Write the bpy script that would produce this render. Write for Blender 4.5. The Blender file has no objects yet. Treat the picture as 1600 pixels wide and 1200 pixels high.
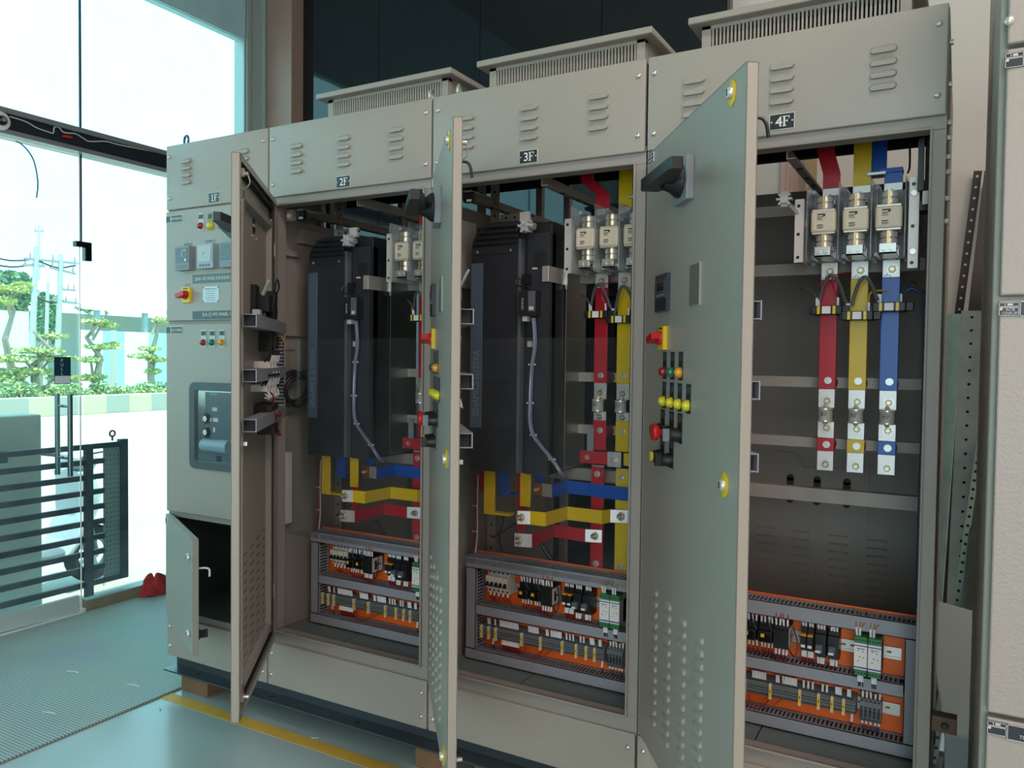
import bpy, bmesh, math, random
from mathutils import Vector, Matrix
random.seed(7)
scene = bpy.context.scene
COL = scene.collection
# ---------------------------------------------------------------- camera
CR = Vector((0.87130975, 0.49059369, 0.01171119))
CU = Vector((-0.02533814, 0.02114286, 0.99945533))
CF = Vector((-0.49007888, 0.87113191, -0.03085272))
CC = Vector((2.44157254, -2.32050389, 1.48085295))
FPX = 1241.456
cam = bpy.data.cameras.new('camera')
cam.sensor_fit = 'HORIZONTAL'; cam.sensor_width = 36.0
cam.lens = 36.0 * FPX / 1600.0
cam.clip_start = 0.05; cam.clip_end = 400
camo = bpy.data.objects.new('camera', cam); COL.objects.link(camo)
m3 = Matrix((CR, CU, -CF)).transposed()
camo.matrix_world = Matrix.Translation(CC) @ m3.to_4x4()
scene.camera = camo
# ---------------------------------------------------------------- world, lights, exposure
scene.view_settings.view_transform = 'Standard'
scene.view_settings.look = 'None'
scene.view_settings.gamma = 1.0
scene.view_settings.use_curve_mapping = False
scene.view_settings.exposure = 0.0
w = bpy.data.worlds.new('sky'); scene.world = w
w.use_nodes = True
wn = w.node_tree.nodes; wl = w.node_tree.links
bg = wn['Background']
tc = wn.new('ShaderNodeTexCoord'); sep = wn.new('ShaderNodeSeparateXYZ'); ramp = wn.new('ShaderNodeValToRGB')
wl.new(tc.outputs['Generated'], sep.inputs[0]); wl.new(sep.outputs['Z'], ramp.inputs['Fac'])
ramp.color_ramp.elements[0].position = 0.0; ramp.color_ramp.elements[0].color = (0.43, 0.88, 1.0, 1)
ramp.color_ramp.elements[1].position = 0.9; ramp.color_ramp.elements[1].color = (0.40, 0.83, 0.96, 1)
wl.new(ramp.outputs['Color'], bg.inputs['Color'])
bg.inputs['Strength'].default_value = 3.05
def sun(name, rot, energy, color, angle):
    l = bpy.data.lights.new(name, 'SUN'); l.energy = energy; l.color = color; l.angle = angle
    o = bpy.data.objects.new(name, l); COL.objects.link(o); o.rotation_euler = rot; o.location = (-6, 0, 12); return o
sun('sun', (math.radians(4), math.radians(8), 0), 8.0, (1.0, 0.98, 0.88), math.radians(0.6))
def area(name, loc, rot, sx, sy, energy, color):
    l = bpy.data.lights.new(name, 'AREA'); l.shape = 'RECTANGLE'; l.size = sx; l.size_y = sy
    l.energy = energy; l.color = color
    o = bpy.data.objects.new(name, l); COL.objects.link(o); o.location = loc; o.rotation_euler = rot; return o
WARM = (1.0, 0.80, 0.76)
area('overhead_warm_fill', (3.9, -1.9, 4.6), (0, 0, 0), 2.4, 0.5, 100, WARM)  # warm fill lights added overhead, no fittings in view
area('overhead_warm_fill', (5.4, -4.0, 4.6), (0, 0, 0), 2.4, 0.5, 50, WARM)
area('overhead_warm_fill', (4.4, -6.8, 4.6), (0, 0, 0), 2.4, 0.5, 80, WARM)
area('unseen_front_fill', (4.4, -8.4, 1.9), (math.radians(90), 0, 0), 4.4, 3.4, 150, (1.0, 0.84, 0.82))  # unseen fill added behind the camera to light the open cubicles from the front
# ---------------------------------------------------------------- measuring helper: a pixel of the photo on a known plane
def P(px, py, ax, v):
    d = CF + CR * ((px - 800) / FPX) - CU * ((py - 600) / FPX)
    i = 'xyz'.index(ax)
    return CC + d * ((v - CC[i]) / d[i])
# ---------------------------------------------------------------- materials
def lin(c):
    return tuple((x / 12.92 if x <= 0.04045 else ((x + 0.055) / 1.055) ** 2.4) for x in c)
def srgb(h):
    return lin(tuple(int(h[i:i + 2], 16) / 255 for i in (0, 2, 4)))
MATS = {}
def mat(name, col, rough=0.5, metal=0.0, bump=0.0, bscale=300.0, var=0.0, vscale=3.0, spec=0.5, emit=0.0, coat=0.0):
    if name in MATS: return MATS[name]
    m = bpy.data.materials.new(name); m.use_nodes = True
    n = m.node_tree.nodes; l = m.node_tree.links; b = n['Principled BSDF']
    c = srgb(col) if isinstance(col, str) else col
    b.inputs['Base Color'].default_value = (*c, 1)
    b.inputs['Roughness'].default_value = rough; b.inputs['Metallic'].default_value = metal
    b.inputs['Specular IOR Level'].default_value = spec
    b.inputs['Coat Weight'].default_value = coat
    if emit:
        b.inputs['Emission Color'].default_value = (*c, 1); b.inputs['Emission Strength'].default_value = emit
    if bump or var:
        t = n.new('ShaderNodeTexCoord')
        if bump:
            nz = n.new('ShaderNodeTexNoise'); nz.inputs['Scale'].default_value = bscale; nz.inputs['Detail'].default_value = 2
            l.new(t.outputs['Object'], nz.inputs['Vector'])
            bp = n.new('ShaderNodeBump'); bp.inputs['Strength'].default_value = bump; bp.inputs['Distance'].default_value = 0.002
            l.new(nz.outputs['Fac'], bp.inputs['Height']); l.new(bp.outputs['Normal'], b.inputs['Normal'])
        if var:
            nv = n.new('ShaderNodeTexNoise'); nv.inputs['Scale'].default_value = vscale; nv.inputs['Detail'].default_value = 5
            l.new(t.outputs['Object'], nv.inputs['Vector'])
            mx = n.new('ShaderNodeMix'); mx.data_type = 'RGBA'
            mx.inputs['A'].default_value = (*[x * (1 - var) for x in c], 1)
            mx.inputs['B'].default_value = (*[min(1, x * (1 + var)) for x in c], 1)
            l.new(nv.outputs['Fac'], mx.inputs['Factor']); l.new(mx.outputs['Result'], b.inputs['Base Color'])
    MATS[name] = m; return m
def glassmat(name, tint, haze=0.03, ior=1.45, rough=0.0, gmul=1.0, hazecol=(0.8, 0.9, 0.9)):
    if name in MATS: return MATS[name]
    m = bpy.data.materials.new(name); m.use_nodes = True
    n = m.node_tree.nodes; l = m.node_tree.links; n.clear()
    o = n.new('ShaderNodeOutputMaterial'); t = n.new('ShaderNodeBsdfTransparent'); g = n.new('ShaderNodeBsdfGlossy')
    d = n.new('ShaderNodeBsdfDiffuse'); f = n.new('ShaderNodeLayerWeight'); pw = n.new('ShaderNodeMath'); sc = n.new('ShaderNodeMapRange'); m1 = n.new('ShaderNodeMixShader'); m2 = n.new('ShaderNodeMixShader')
    t.inputs['Color'].default_value = (*tint, 1); g.inputs['Roughness'].default_value = rough
    g.inputs['Color'].default_value = (gmul, gmul, gmul, 1)
    d.inputs['Color'].default_value = (*hazecol, 1); f.inputs['Blend'].default_value = 0.5; pw.operation = 'POWER'; pw.inputs[1].default_value = 5.0; f0 = ((ior - 1) / (ior + 1)) ** 2; sc.inputs['To Min'].default_value = f0; sc.inputs['To Max'].default_value = 0.85
    nz = n.new('ShaderNodeTexNoise'); nz.inputs['Scale'].default_value = 6; nz.inputs['Detail'].default_value = 6
    tcx = n.new('ShaderNodeTexCoord'); l.new(tcx.outputs['Object'], nz.inputs['Vector'])
    mr = n.new('ShaderNodeMapRange'); mr.inputs['From Min'].default_value = 0.35; mr.inputs['From Max'].default_value = 0.75
    mr.inputs['To Min'].default_value = haze * 0.4; mr.inputs['To Max'].default_value = haze * 1.6
    l.new(nz.outputs['Fac'], mr.inputs['Value'])
    l.new(mr.outputs['Result'], m2.inputs['Fac']); l.new(t.outputs[0], m2.inputs[1]); l.new(d.outputs[0], m2.inputs[2])
    l.new(f.outputs['Facing'], pw.inputs[0]); l.new(pw.outputs[0], sc.inputs['Value']); l.new(sc.outputs['Result'], m1.inputs['Fac']); l.new(m2.outputs[0], m1.inputs[1]); l.new(g.outputs[0], m1.inputs[2])
    l.new(m1.outputs[0], o.inputs['Surface'])
    MATS[name] = m; return m
BODY = mat('pebble_grey_powder_coat', 'a29c91', 0.34, 0, 0.35, 380, spec=0.5)
BODYC = mat('coarse_pebble_grey_coat', 'a69d94', 0.40, 0, 0.5, 170, spec=0.5)
INNER = mat('pebble_grey_inside', '99938b', 0.5, 0, 0.1, 300)
GLAND = mat('gland_plate_grey', '6d7a76', 0.3, 0, 0.05, 60)
BLACK = mat('black_plastic', '17191b', 0.42)
BLACKG = mat('black_gloss', '0d0e10', 0.18)
DRIVE = mat('anthracite_plastic', '2a2f35', 0.45, 0, 0.12, 500)
DRIVED = mat('dark_anthracite', '1d2125', 0.5)
ACCENT = mat('blue_grey_strip', '54687a', 0.45)
STRIPG = mat('light_grey_strip', '5c6167', 0.4)
RUBBER = mat('black_rubber', '121314', 0.7)
GREYP = mat('grey_plastic', '7d8389', 0.45)
DUCT = mat('duct_grey', '93969e', 0.55)
DUCTD = mat('duct_slot_dark', '22242a', 0.7)
ORANGE = mat('orange_plate', 'ee6a22', 0.45, 0, 0.05, 100)
STEEL = mat('brushed_steel', 'b9b6b0', 0.34, 1.0, 0.05, 200)
ALU = mat('aluminium_bar', 'cfcbc8', 0.42, 0.75, 0.12, 90, 0.12, 20)
ZINC = mat('zinc_plated', 'cdccc4', 0.32, 0.65)
CHROME = mat('chrome', 'dad3c8', 0.32, 0.5)
COPPER = mat('copper', 'c07a52', 0.3, 1.0)
GOLD = mat('brass_blade', 'c8a873', 0.35, 1.0)
CERAM = mat('cream_ceramic', 'd3c8b0', 0.4)
RED = mat('red_sleeve', 'b31c2b', 0.3)
YEL = mat('yellow_sleeve', 'd6b416', 0.32)
BLU = mat('blue_sleeve', '1353ad', 0.3)
WHITE = mat('white_plastic', 'e8e6e0', 0.45)
OFFW = mat('off_white_plastic', 'cfcbc4', 0.45)
YELP = mat('yellow_plastic', 'e6c21b', 0.35)
REDP = mat('red_plastic', 'c81e22', 0.3)
LENSR = mat('red_lens', '8e1420', 0.15, coat=0.5)
LENSG = mat('green_lens', '11735a', 0.15, coat=0.5)
LENSA = mat('amber_lens', 'e89a14', 0.15, coat=0.5)
LENSY = mat('yellow_lens', 'e3cf1c', 0.15, coat=0.5)
GREENP = mat('green_terminal', '2f7a45', 0.45)
BLUEP = mat('blue_print', '2b4c9b', 0.5)
TERM = mat('terminal_grey', '6a6e70', 0.5)
WIRER = mat('red_wire', '8e1b22', 0.45)
WIREB = mat('dark_wire', '191a1f', 0.45)
WIREBL = mat('blue_wire', '2a4a74', 0.45)
FERR = mat('white_ferrule', 'e9e9ea', 0.5)
LABELB = mat('engraved_label_dark', '20282c', 0.4)
LABELG = mat('engraved_label_grey', '5f6a6a', 0.45)
SCREENG = mat('lcd_grey', 'aeb8b4', 0.2)
METERG = mat('meter_grey', '7f8a8e', 0.4)
CLEAR = glassmat('clear_polycarbonate', (0.88, 0.88, 0.9), 0.28, 1.3, 0.15, 0.9)
ACRY = glassmat('acrylic_sheet', (0.96, 0.965, 0.97), 0.012, 1.2, 0.0, 0.8)
WOOD = mat('rough_wood', '7a5f45', 0.8, 0, 0.5, 40, 0.3, 12)
CHANNEL = mat('black_channel_steel', '454d52', 0.3, 0.3, 0.1, 60)
# ---------------------------------------------------------------- mesh builder
class MB:
    def __init__(s):
        s.v = []; s.f = []; s.mi = []; s.sm = []
    def add(s, vs, fs, mi=0, sm=False):
        b = len(s.v); s.v += [tuple(v) for v in vs]
        for f in fs:
            s.f.append([b + i for i in f]); s.mi.append(mi); s.sm.append(sm)
    def box(s, x0, x1, y0, y1, z0, z1, mi=0):
        if x0 > x1: x0, x1 = x1, x0
        if y0 > y1: y0, y1 = y1, y0
        if z0 > z1: z0, z1 = z1, z0
        s.add([(x0, y0, z0), (x1, y0, z0), (x1, y1, z0), (x0, y1, z0), (x0, y0, z1), (x1, y0, z1), (x1, y1, z1), (x0, y1, z1)],
              [(0, 3, 2, 1), (4, 5, 6, 7), (0, 1, 5, 4), (1, 2, 6, 5), (2, 3, 7, 6), (3, 0, 4, 7)], mi)
    def rbox(s, x0, x1, y0, y1, z0, z1, r, seg=2, mi=0):
        bm = bmesh.new(); bmesh.ops.create_cube(bm, size=1.0)
        for v in bm.verts: v.co = ((x0 + x1) / 2 + v.co.x * abs(x1 - x0), (y0 + y1) / 2 + v.co.y * abs(y1 - y0), (z0 + z1) / 2 + v.co.z * abs(z1 - z0))
        bmesh.ops.bevel(bm, geom=bm.edges[:], offset=r, segments=seg, affect='EDGES', profile=0.5)
        bm.verts.index_update(); s.add([tuple(v.co) for v in bm.verts], [tuple(v.index for v in f.verts) for f in bm.faces], mi, True); bm.free()
    def obox(s, c, ax, ay, az, hx, hy, hz, mi=0):
        c = Vector(c); vs = []
        for k in (-1, 1):
            for (i, j) in ((-1, -1), (1, -1), (1, 1), (-1, 1)):
                vs.append(c + Vector(ax) * hx * i + Vector(ay) * hy * j + Vector(az) * hz * k)
        s.add(vs, [(0, 3, 2, 1), (4, 5, 6, 7), (0, 1, 5, 4), (1, 2, 6, 5), (2, 3, 7, 6), (3, 0, 4, 7)], mi)
    def bar(s, a, b, w, t, mi=0, up=(0, 0, 1)):
        a = Vector(a); b = Vector(b); d = (b - a); L = d.length; d.normalize()
        n = Vector(up) - d * d.dot(Vector(up))
        if n.length < 1e-4: n = Vector((0, 1, 0)) - d * d.y
        n.normalize(); s.obox((a + b) / 2, d, d.cross(n), n, L / 2, w / 2, t / 2, mi)
    def cyl(s, a, b, r0, r1=None, n=14, mi=0, caps=True):
        a = Vector(a); b = Vector(b); r1 = r0 if r1 is None else r1
        d = (b - a).normalized(); u = d.orthogonal().normalized(); w2 = d.cross(u)
        vs = []
        for c, r in ((a, r0), (b, r1)):
            for i in range(n):
                t = 2 * math.pi * i / n; vs.append(c + (u * math.cos(t) + w2 * math.sin(t)) * r)
        s.add(vs, [(i, (i + 1) % n, n + (i + 1) % n, n + i) for i in range(n)], mi, True)
        if caps:
            b0 = len(s.v) - 2 * n
            s.f.append([b0 + n - 1 - i for i in range(n)]); s.mi.append(mi); s.sm.append(False)
            s.f.append([b0 + n + i for i in range(n)]); s.mi.append(mi); s.sm.append(False)
    def tube(s, pts, r, n=7, mi=0, closed=False):
        pts = [Vector(p) for p in pts]
        if not closed and 3 <= len(pts) <= 16 and not isinstance(r, (list, tuple)):
            q = [pts[0] * 2 - pts[1]] + pts + [pts[-1] * 2 - pts[-2]]; sm = []
            for i in range(1, len(q) - 2):
                a, b_, c, d_ = q[i - 1:i + 3]
                for j in range(4):
                    t = j / 4; sm.append(.5 * ((2 * b_) + (c - a) * t + (2 * a - 5 * b_ + 4 * c - d_) * t * t + (3 * b_ - a - 3 * c + d_) * t ** 3))
            pts = sm + [pts[-1]]
        k = len(pts); vs = []; u = None
        for i, p in enumerate(pts):
            a = pts[(i - 1) % k] if (closed or i > 0) else p
            b = pts[(i + 1) % k] if (closed or i < k - 1) else p
            d = (b - a).normalized()
            if u is None: u = d.orthogonal().normalized()
            else:
                u = u - d * u.dot(d)
                u = u.normalized() if u.length > 1e-5 else d.orthogonal().normalized()
            w2 = d.cross(u)
            rr = r[i] if isinstance(r, (list, tuple)) else r
            for j in range(n):
                t = 2 * math.pi * j / n; vs.append(p + (u * math.cos(t) + w2 * math.sin(t)) * rr)
        fs = []
        for i in range(k if closed else k - 1):
            i2 = (i + 1) % k
            for j in range(n): fs.append((i * n + j, i * n + (j + 1) % n, i2 * n + (j + 1) % n, i2 * n + j))
        s.add(vs, fs, mi, True)
        if not closed:
            b0 = len(s.v) - k * n
            s.f.append([b0 + n - 1 - i for i in range(n)]); s.mi.append(mi); s.sm.append(False)
            s.f.append([b0 + (k - 1) * n + i for i in range(n)]); s.mi.append(mi); s.sm.append(False)
    def prism(s, poly, axis, c0, c1, mi=0, smooth=False):
        # poly in the two other axes, in order (x,y,z minus axis)
        n = len(poly); vs = []
        for c in (c0, c1):
            for a, b in poly:
                vs.append({'x': (c, a, b), 'y': (a, c, b), 'z': (a, b, c)}[axis])
        s.add(vs, [(i, (i + 1) % n, n + (i + 1) % n, n + i) for i in range(n)], mi, smooth)
        s.add(vs, [tuple(range(n - 1, -1, -1)), tuple(range(n, 2 * n))], mi)
    def strip(s, path, axis, c0, c1, t, mi=0, mis=None):
        # a bent flat bar: path in the two other axes, width c0..c1 along axis, thickness t
        n = len(path); L = []; Rr = []
        for i, p in enumerate(path):
            a = Vector(path[max(0, i - 1)]); b = Vector(path[min(n - 1, i + 1)])
            d1 = (Vector(p) - a); d2 = (b - Vector(p))
            d1 = d1.normalized() if d1.length > 1e-9 else d2.normalized()
            d2 = d2.normalized() if d2.length > 1e-9 else d1
            m = (d1 + d2).normalized(); nn = Vector((-m.y, m.x)); k = max(0.5, m.dot(d1))
            L.append(Vector(p) + nn * (t / 2 / k)); Rr.append(Vector(p) - nn * (t / 2 / k))
        def co(c, a): return {'x': (c, a[0], a[1]), 'y': (a[0], c, a[1]), 'z': (a[0], a[1], c)}[axis]
        for i in range(n - 1):
            q = [L[i], L[i + 1], Rr[i + 1], Rr[i]]
            vs = [co(c0, a) for a in q] + [co(c1, a) for a in q]
            m_ = mis[i] if mis else mi
            fs = [(0, 1, 5, 4), (2, 3, 7, 6), (3, 2, 1, 0), (4, 5, 6, 7)]
            if i == 0: fs.append((3, 0, 4, 7))
            if i == n - 2: fs.append((1, 2, 6, 5))
            s.add(vs, fs, m_)
    def lathe(s, prof, c, d, n=18, mi=0, smooth=True):
        # prof = [(distance along d, radius)]
        c = Vector(c); d = Vector(d).normalized(); u = d.orthogonal().normalized(); w2 = d.cross(u); vs = []
        for h, r in prof:
            for i in range(n):
                t = 2 * math.pi * i / n; vs.append(c + d * h + (u * math.cos(t) + w2 * math.sin(t)) * r)
        fs = []
        for k in range(len(prof) - 1):
            for i in range(n): fs.append((k * n + i, k * n + (i + 1) % n, (k + 1) * n + (i + 1) % n, (k + 1) * n + i))
        s.add(vs, fs, mi, smooth)
        b0 = len(s.v) - len(prof) * n
        if prof[0][1] > 1e-6: s.f.append([b0 + n - 1 - i for i in range(n)]); s.mi.append(mi); s.sm.append(False)
        if prof[-1][1] > 1e-6: s.f.append([b0 + (len(prof) - 1) * n + i for i in range(n)]); s.mi.append(mi); s.sm.append(False)
    def torus(s, c, d, R, r, n=24, k=8, mi=0):
        c = Vector(c); d = Vector(d).normalized(); u = d.orthogonal().normalized(); w2 = d.cross(u)
        s.tube([c + (u * math.cos(2 * math.pi * i / n) + w2 * math.sin(2 * math.pi * i / n)) * R for i in range(n)], r, k, mi, True)
    def ball(s, c, r, mi=0, n=10, sc=(1, 1, 1)):
        c = Vector(c); vs = []; rows = n // 2 + 1
        for i in range(rows + 1):
            a = math.pi * i / rows
            for j in range(n):
                t = 2 * math.pi * j / n
                vs.append((c.x + r * sc[0] * math.sin(a) * math.cos(t), c.y + r * sc[1] * math.sin(a) * math.sin(t), c.z + r * sc[2] * math.cos(a)))
        fs = []
        for i in range(rows):
            for j in range(n): fs.append((i * n + j, (i + 1) * n + j, (i + 1) * n + (j + 1) % n, i * n + (j + 1) % n))
        s.add(vs, fs, mi, True)
    def louver(s, cx, cz, wd, h, d, yf, mi=0):
        # pressed ventilation hood on a sheet facing -y, open at its lower edge
        n = 6; out = []; inn = []
        r = h / 2
        for sgn in (1, -1):
            for i in range(n + 1):
                t = math.pi / 2 - sgn * 0 - math.pi * i / n if sgn == 1 else -math.pi / 2 - math.pi * i / n
                ex = (wd / 2 - r) * sgn
                out.append((cx + ex + r * math.cos(t), cz + r * math.sin(t)))
                inn.append((cx + ex * 0.98 + r * 0.7 * math.cos(t), cz - h * 0.26 + r * (0.5 if math.sin(t) < 0 else .7) * math.sin(t)))
        k = len(out)
        vs = [(a, yf, b) for a, b in out] + [(a, yf - d, b) for a, b in inn]
        s.add(vs, [(i, k + i, k + (i + 1) % k, (i + 1) % k) for i in range(k)] + [tuple(range(2 * k - 1, k - 1, -1))], mi, True)
    def text(s, body, x, y, z, h, mi=0, maxw=None, vertical=False, d=0.0006, facing='-y', bold=0.0):
        vs, fs, wd, ht = glyphs(body, bold)
        if not vs: return
        k = h / ht
        kx = k if (maxw is None or wd * k <= maxw) else maxw / wd
        for (a, b, c2) in ([0] if False else [(0, 0, 0)]):
            out = []
            for (px, py, pz) in vs:
                lx = (px - wd / 2) * kx; ly = (py - ht / 2) * k
                if vertical: lx, ly = -ly, lx
                out.append((x + lx, y - d, z + ly))
            s.add(out, fs, mi)
GL = {}
SERIF = {'F': [(0, 0, .2, 1), (-.12, 0, .32, .07), (-.12, .93, .7, 1), (.2, .47, .5, .56), (.62, .74, .7, 1), (.44, .38, .5, .65)],
         '1': [(.2, 0, .4, 1), (0, 0, .6, .07), (.04, .8, .2, .9)]}
def glyphs(body, bold=0.0):
    if (body, bold) in GL: return GL[(body, bold)]
    cu = bpy.data.curves.new('t', 'FONT'); cu.body = body; cu.size = 1.0; cu.resolution_u = 3; cu.offset = bold
    o = bpy.data.objects.new('t', cu); COL.objects.link(o)
    dg = bpy.context.evaluated_depsgraph_get(); me = o.evaluated_get(dg).to_mesh()
    vs = [tuple(v.co) for v in me.vertices]; fs = [tuple(p.vertices) for p in me.polygons]
    bpy.data.objects.remove(o); bpy.data.curves.remove(cu)
    if vs:
        x0 = min(v[0] for v in vs); x1 = max(v[0] for v in vs); y0 = min(v[1] for v in vs); y1 = max(v[1] for v in vs)
        vs = [(v[0] - x0, v[1] - y0, 0) for v in vs]; GL[(body, bold)] = (vs, fs, max(1e-6, x1 - x0), max(1e-6, y1 - y0))
    else: GL[(body, bold)] = ([], [], 1, 1)
    return GL[(body, bold)]
ORG = {}
def ob(name, mb, mats, parent=None, label=None, cat=None, group=None, kind=None, bevel=0.0, seg=2, org=None, loc=None, rotz=0.0):
    if not isinstance(mats, (list, tuple)): mats = [mats]
    if loc is not None:                         # mesh given in its own local frame
        o0 = Vector((0, 0, 0))
    elif parent is not None:
        o0 = ORG[parent.name]
    elif org is not None: o0 = Vector(org)
    else:
        xs = [v[0] for v in mb.v]; ys = [v[1] for v in mb.v]; zs = [v[2] for v in mb.v]
        o0 = Vector(((min(xs) + max(xs)) / 2, (min(ys) + max(ys)) / 2, min(zs)))
    me = bpy.data.meshes.new(name)
    me.from_pydata([(v[0] - o0.x, v[1] - o0.y, v[2] - o0.z) for v in mb.v], [], mb.f)
    for m in mats: me.materials.append(m)
    me.polygons.foreach_set('material_index', mb.mi); me.polygons.foreach_set('use_smooth', mb.sm)
    me.update()
    try: me.set_sharp_from_angle(angle=math.radians(40))
    except Exception: pass
    o = bpy.data.objects.new(name, me); COL.objects.link(o)
    if parent is not None: o.parent = parent
    if loc is not None:
        o.location = Vector(loc) - (ORG[parent.name] if parent is not None else Vector((0, 0, 0)))
        o.rotation_euler = (0, 0, rotz); ORG[o.name] = Vector((0, 0, 0))
    elif parent is not None: ORG[o.name] = ORG[parent.name]
    else: o.location = o0; ORG[o.name] = o0
    if bevel:
        bv = o.modifiers.new('bevel', 'BEVEL'); bv.width = bevel; bv.segments = seg; bv.limit_method = 'ANGLE'; bv.angle_limit = math.radians(50)
    tag(o, label, cat, group, kind); return o
def tag(o, label=None, cat=None, group=None, kind=None):
    if label: o['label'] = label
    if cat: o['category'] = cat
    if group: o['group'] = group
    if kind: o['kind'] = kind
    return o
def thing(name, loc, label, cat, group=None):
    o = bpy.data.objects.new(name, None); COL.objects.link(o); o.location = loc
    o.empty_display_size = 0.05; ORG[o.name] = Vector(loc)
    return tag(o, label, cat, group)
def dup(o, dx, label=None, group=None, parent=None):
    c = o.copy(); COL.objects.link(c)
    if parent is None:
        c.location = o.location + Vector(dx); ORG[c.name] = ORG[o.name] + Vector(dx)
        if label: c['label'] = label
        if group: c['group'] = group
    else: c.parent = parent
    for ch in o.children: dup(ch, dx, parent=c)
    return c
# ================================================================ THE SETTING
GX = -1.93                                       # plane of the glass front
def floor_mat():
    m = mat('epoxy_floor', 'a0aca8', 0.22, 0, 0.04, 8, 0.10, 1.6)
    return m
def mat_mat():
    m = bpy.data.materials.new('ribbed_mat'); m.use_nodes = True
    n = m.node_tree.nodes; l = m.node_tree.links; b = n['Principled BSDF']
    t = n.new('ShaderNodeTexCoord'); sx = n.new('ShaderNodeSeparateXYZ'); l.new(t.outputs['Object'], sx.inputs[0])
    def wave(sock, f):
        a = n.new('ShaderNodeMath'); a.operation = 'MULTIPLY'; a.inputs[1].default_value = f; l.new(sock, a.inputs[0])
        s = n.new('ShaderNodeMath'); s.operation = 'SINE'; l.new(a.outputs[0], s.inputs[0]); return s
    w1 = wave(sx.outputs['X'], 2 * math.pi / 0.014); w2 = wave(sx.outputs['Y'], 2 * math.pi / 0.014)
    ad = n.new('ShaderNodeMath'); ad.operation = 'MAXIMUM'; l.new(w1.outputs[0], ad.inputs[0]); l.new(w2.outputs[0], ad.inputs[1])
    mr = n.new('ShaderNodeMapRange'); mr.inputs['From Min'].default_value = -0.2; mr.inputs['From Max'].default_value = 0.9; l.new(ad.outputs[0], mr.inputs['Value'])
    mx = n.new('ShaderNodeMix'); mx.data_type = 'RGBA'; l.new(mr.outputs['Result'], mx.inputs['Factor'])
    mx.inputs['A'].default_value = (*srgb('5f6d68'), 1); mx.inputs['B'].default_value = (*srgb('c3ccc5'), 1)
    nz = n.new('ShaderNodeTexNoise'); nz.inputs['Scale'].default_value = 2.5; nz.inputs['Detail'].default_value = 4; l.new(t.outputs['Object'], nz.inputs['Vector'])
    m2 = n.new('ShaderNodeMix'); m2.data_type = 'RGBA'; m2.blend_type = 'MULTIPLY'; m2.inputs['Factor'].default_value = 0.35
    l.new(mx.outputs['Result'], m2.inputs['A']); l.new(nz.outputs['Color'], m2.inputs['B']); l.new(m2.outputs['Result'], b.inputs['Base Color'])
    bp = n.new('ShaderNodeBump'); bp.inputs['Strength'].default_value = 0.5; bp.inputs['Distance'].default_value = 0.003
    l.new(mr.outputs['Result'], bp.inputs['Height']); l.new(bp.outputs['Normal'], b.inputs['Normal']); b.inputs['Roughness'].default_value = 0.55
    return m
PLASTER = mat('cream_plaster', 'e6ddd3', 0.75, 0, 0.08, 20, 0.05, 2.0)
CLAD = mat('black_glass_cladding', (0.006, 0.009, 0.012), 0.03, spec=0.6)
SEAL = mat('dark_sealant', '0b1a26', 0.4)
SOFFIT = mat('hall_ceiling', 'b9b5ad', 0.8)
LINTEL = mat('blue_grey_concrete', 'abd3dc', 0.8, 0, 0.3, 14, 0.18, 5)
COLUMN = mat('brown_stone_column', '9a8478', 0.55, 0, 0.1, 60, 0.12, 8)
MULL = mat('aluminium_mullion', 'a3b5b3', 0.5, 0.2)
GLASS = glassmat('window_glass', (0.92, 0.98, 0.98), 0.03)
MUNTIN = mat('anodised_transom', '22303a', 0.4, 0.4)
ALUF = mat('transom_flange', '8f959a', 0.4, 0.5)
b = MB(); b.box(GX - 0.15, 8, -9, 2.0, -0.1, 0); ob('floor', b, floor_mat(), kind='structure')
b = MB()                                         # painted guide line on the floor
p0 = P(265, 1085, 'z', 0); b.box(-0.56, 8, -0.105, -0.045, 0.0, 0.0015)
LINE = mat('worn_yellow_paint', 'd0a040', 0.55, 0, 0.2, 30, 0.22, 14)
ob('trim_1', b, LINE, kind='structure')
b = MB(); b.box(1.338, 8.0, 2.0, 2.15, 0, 4.9); ob('wall_back', b, PLASTER, kind='structure')
b = MB()
xs = [-1.66, -0.979, -0.188, 0.623, 1.338]
for i in range(4): b.box(xs[i] + 0.002, xs[i + 1] - 0.002, 1.9, 1.93, 0, 4.9)
b.box(-1.66, 1.338, 1.931, 2.12, 0, 4.9)
ob('wall_cladding', b, CLAD, kind='structure')
b = MB(); b.box(8, 8.15, -9, 2.15, 0, 4.9); ob('wall_right', b, PLASTER, kind='structure')
b = MB(); b.box(GX - .1, 1.0, -9.15, -9, 0, 4.9); b.box(5.4, 8.15, -9.15, -9, 0, 4.9); b.box(1.0, 5.4, -9.15, -9, 3.6, 4.9)
ob('wall_front', b, PLASTER, kind='structure')
b = MB(); b.box(-2.25, 8.15, -9.15, 2.3, 4.9, 5.1); ob('ceiling', b, SOFFIT, kind='structure')
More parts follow.
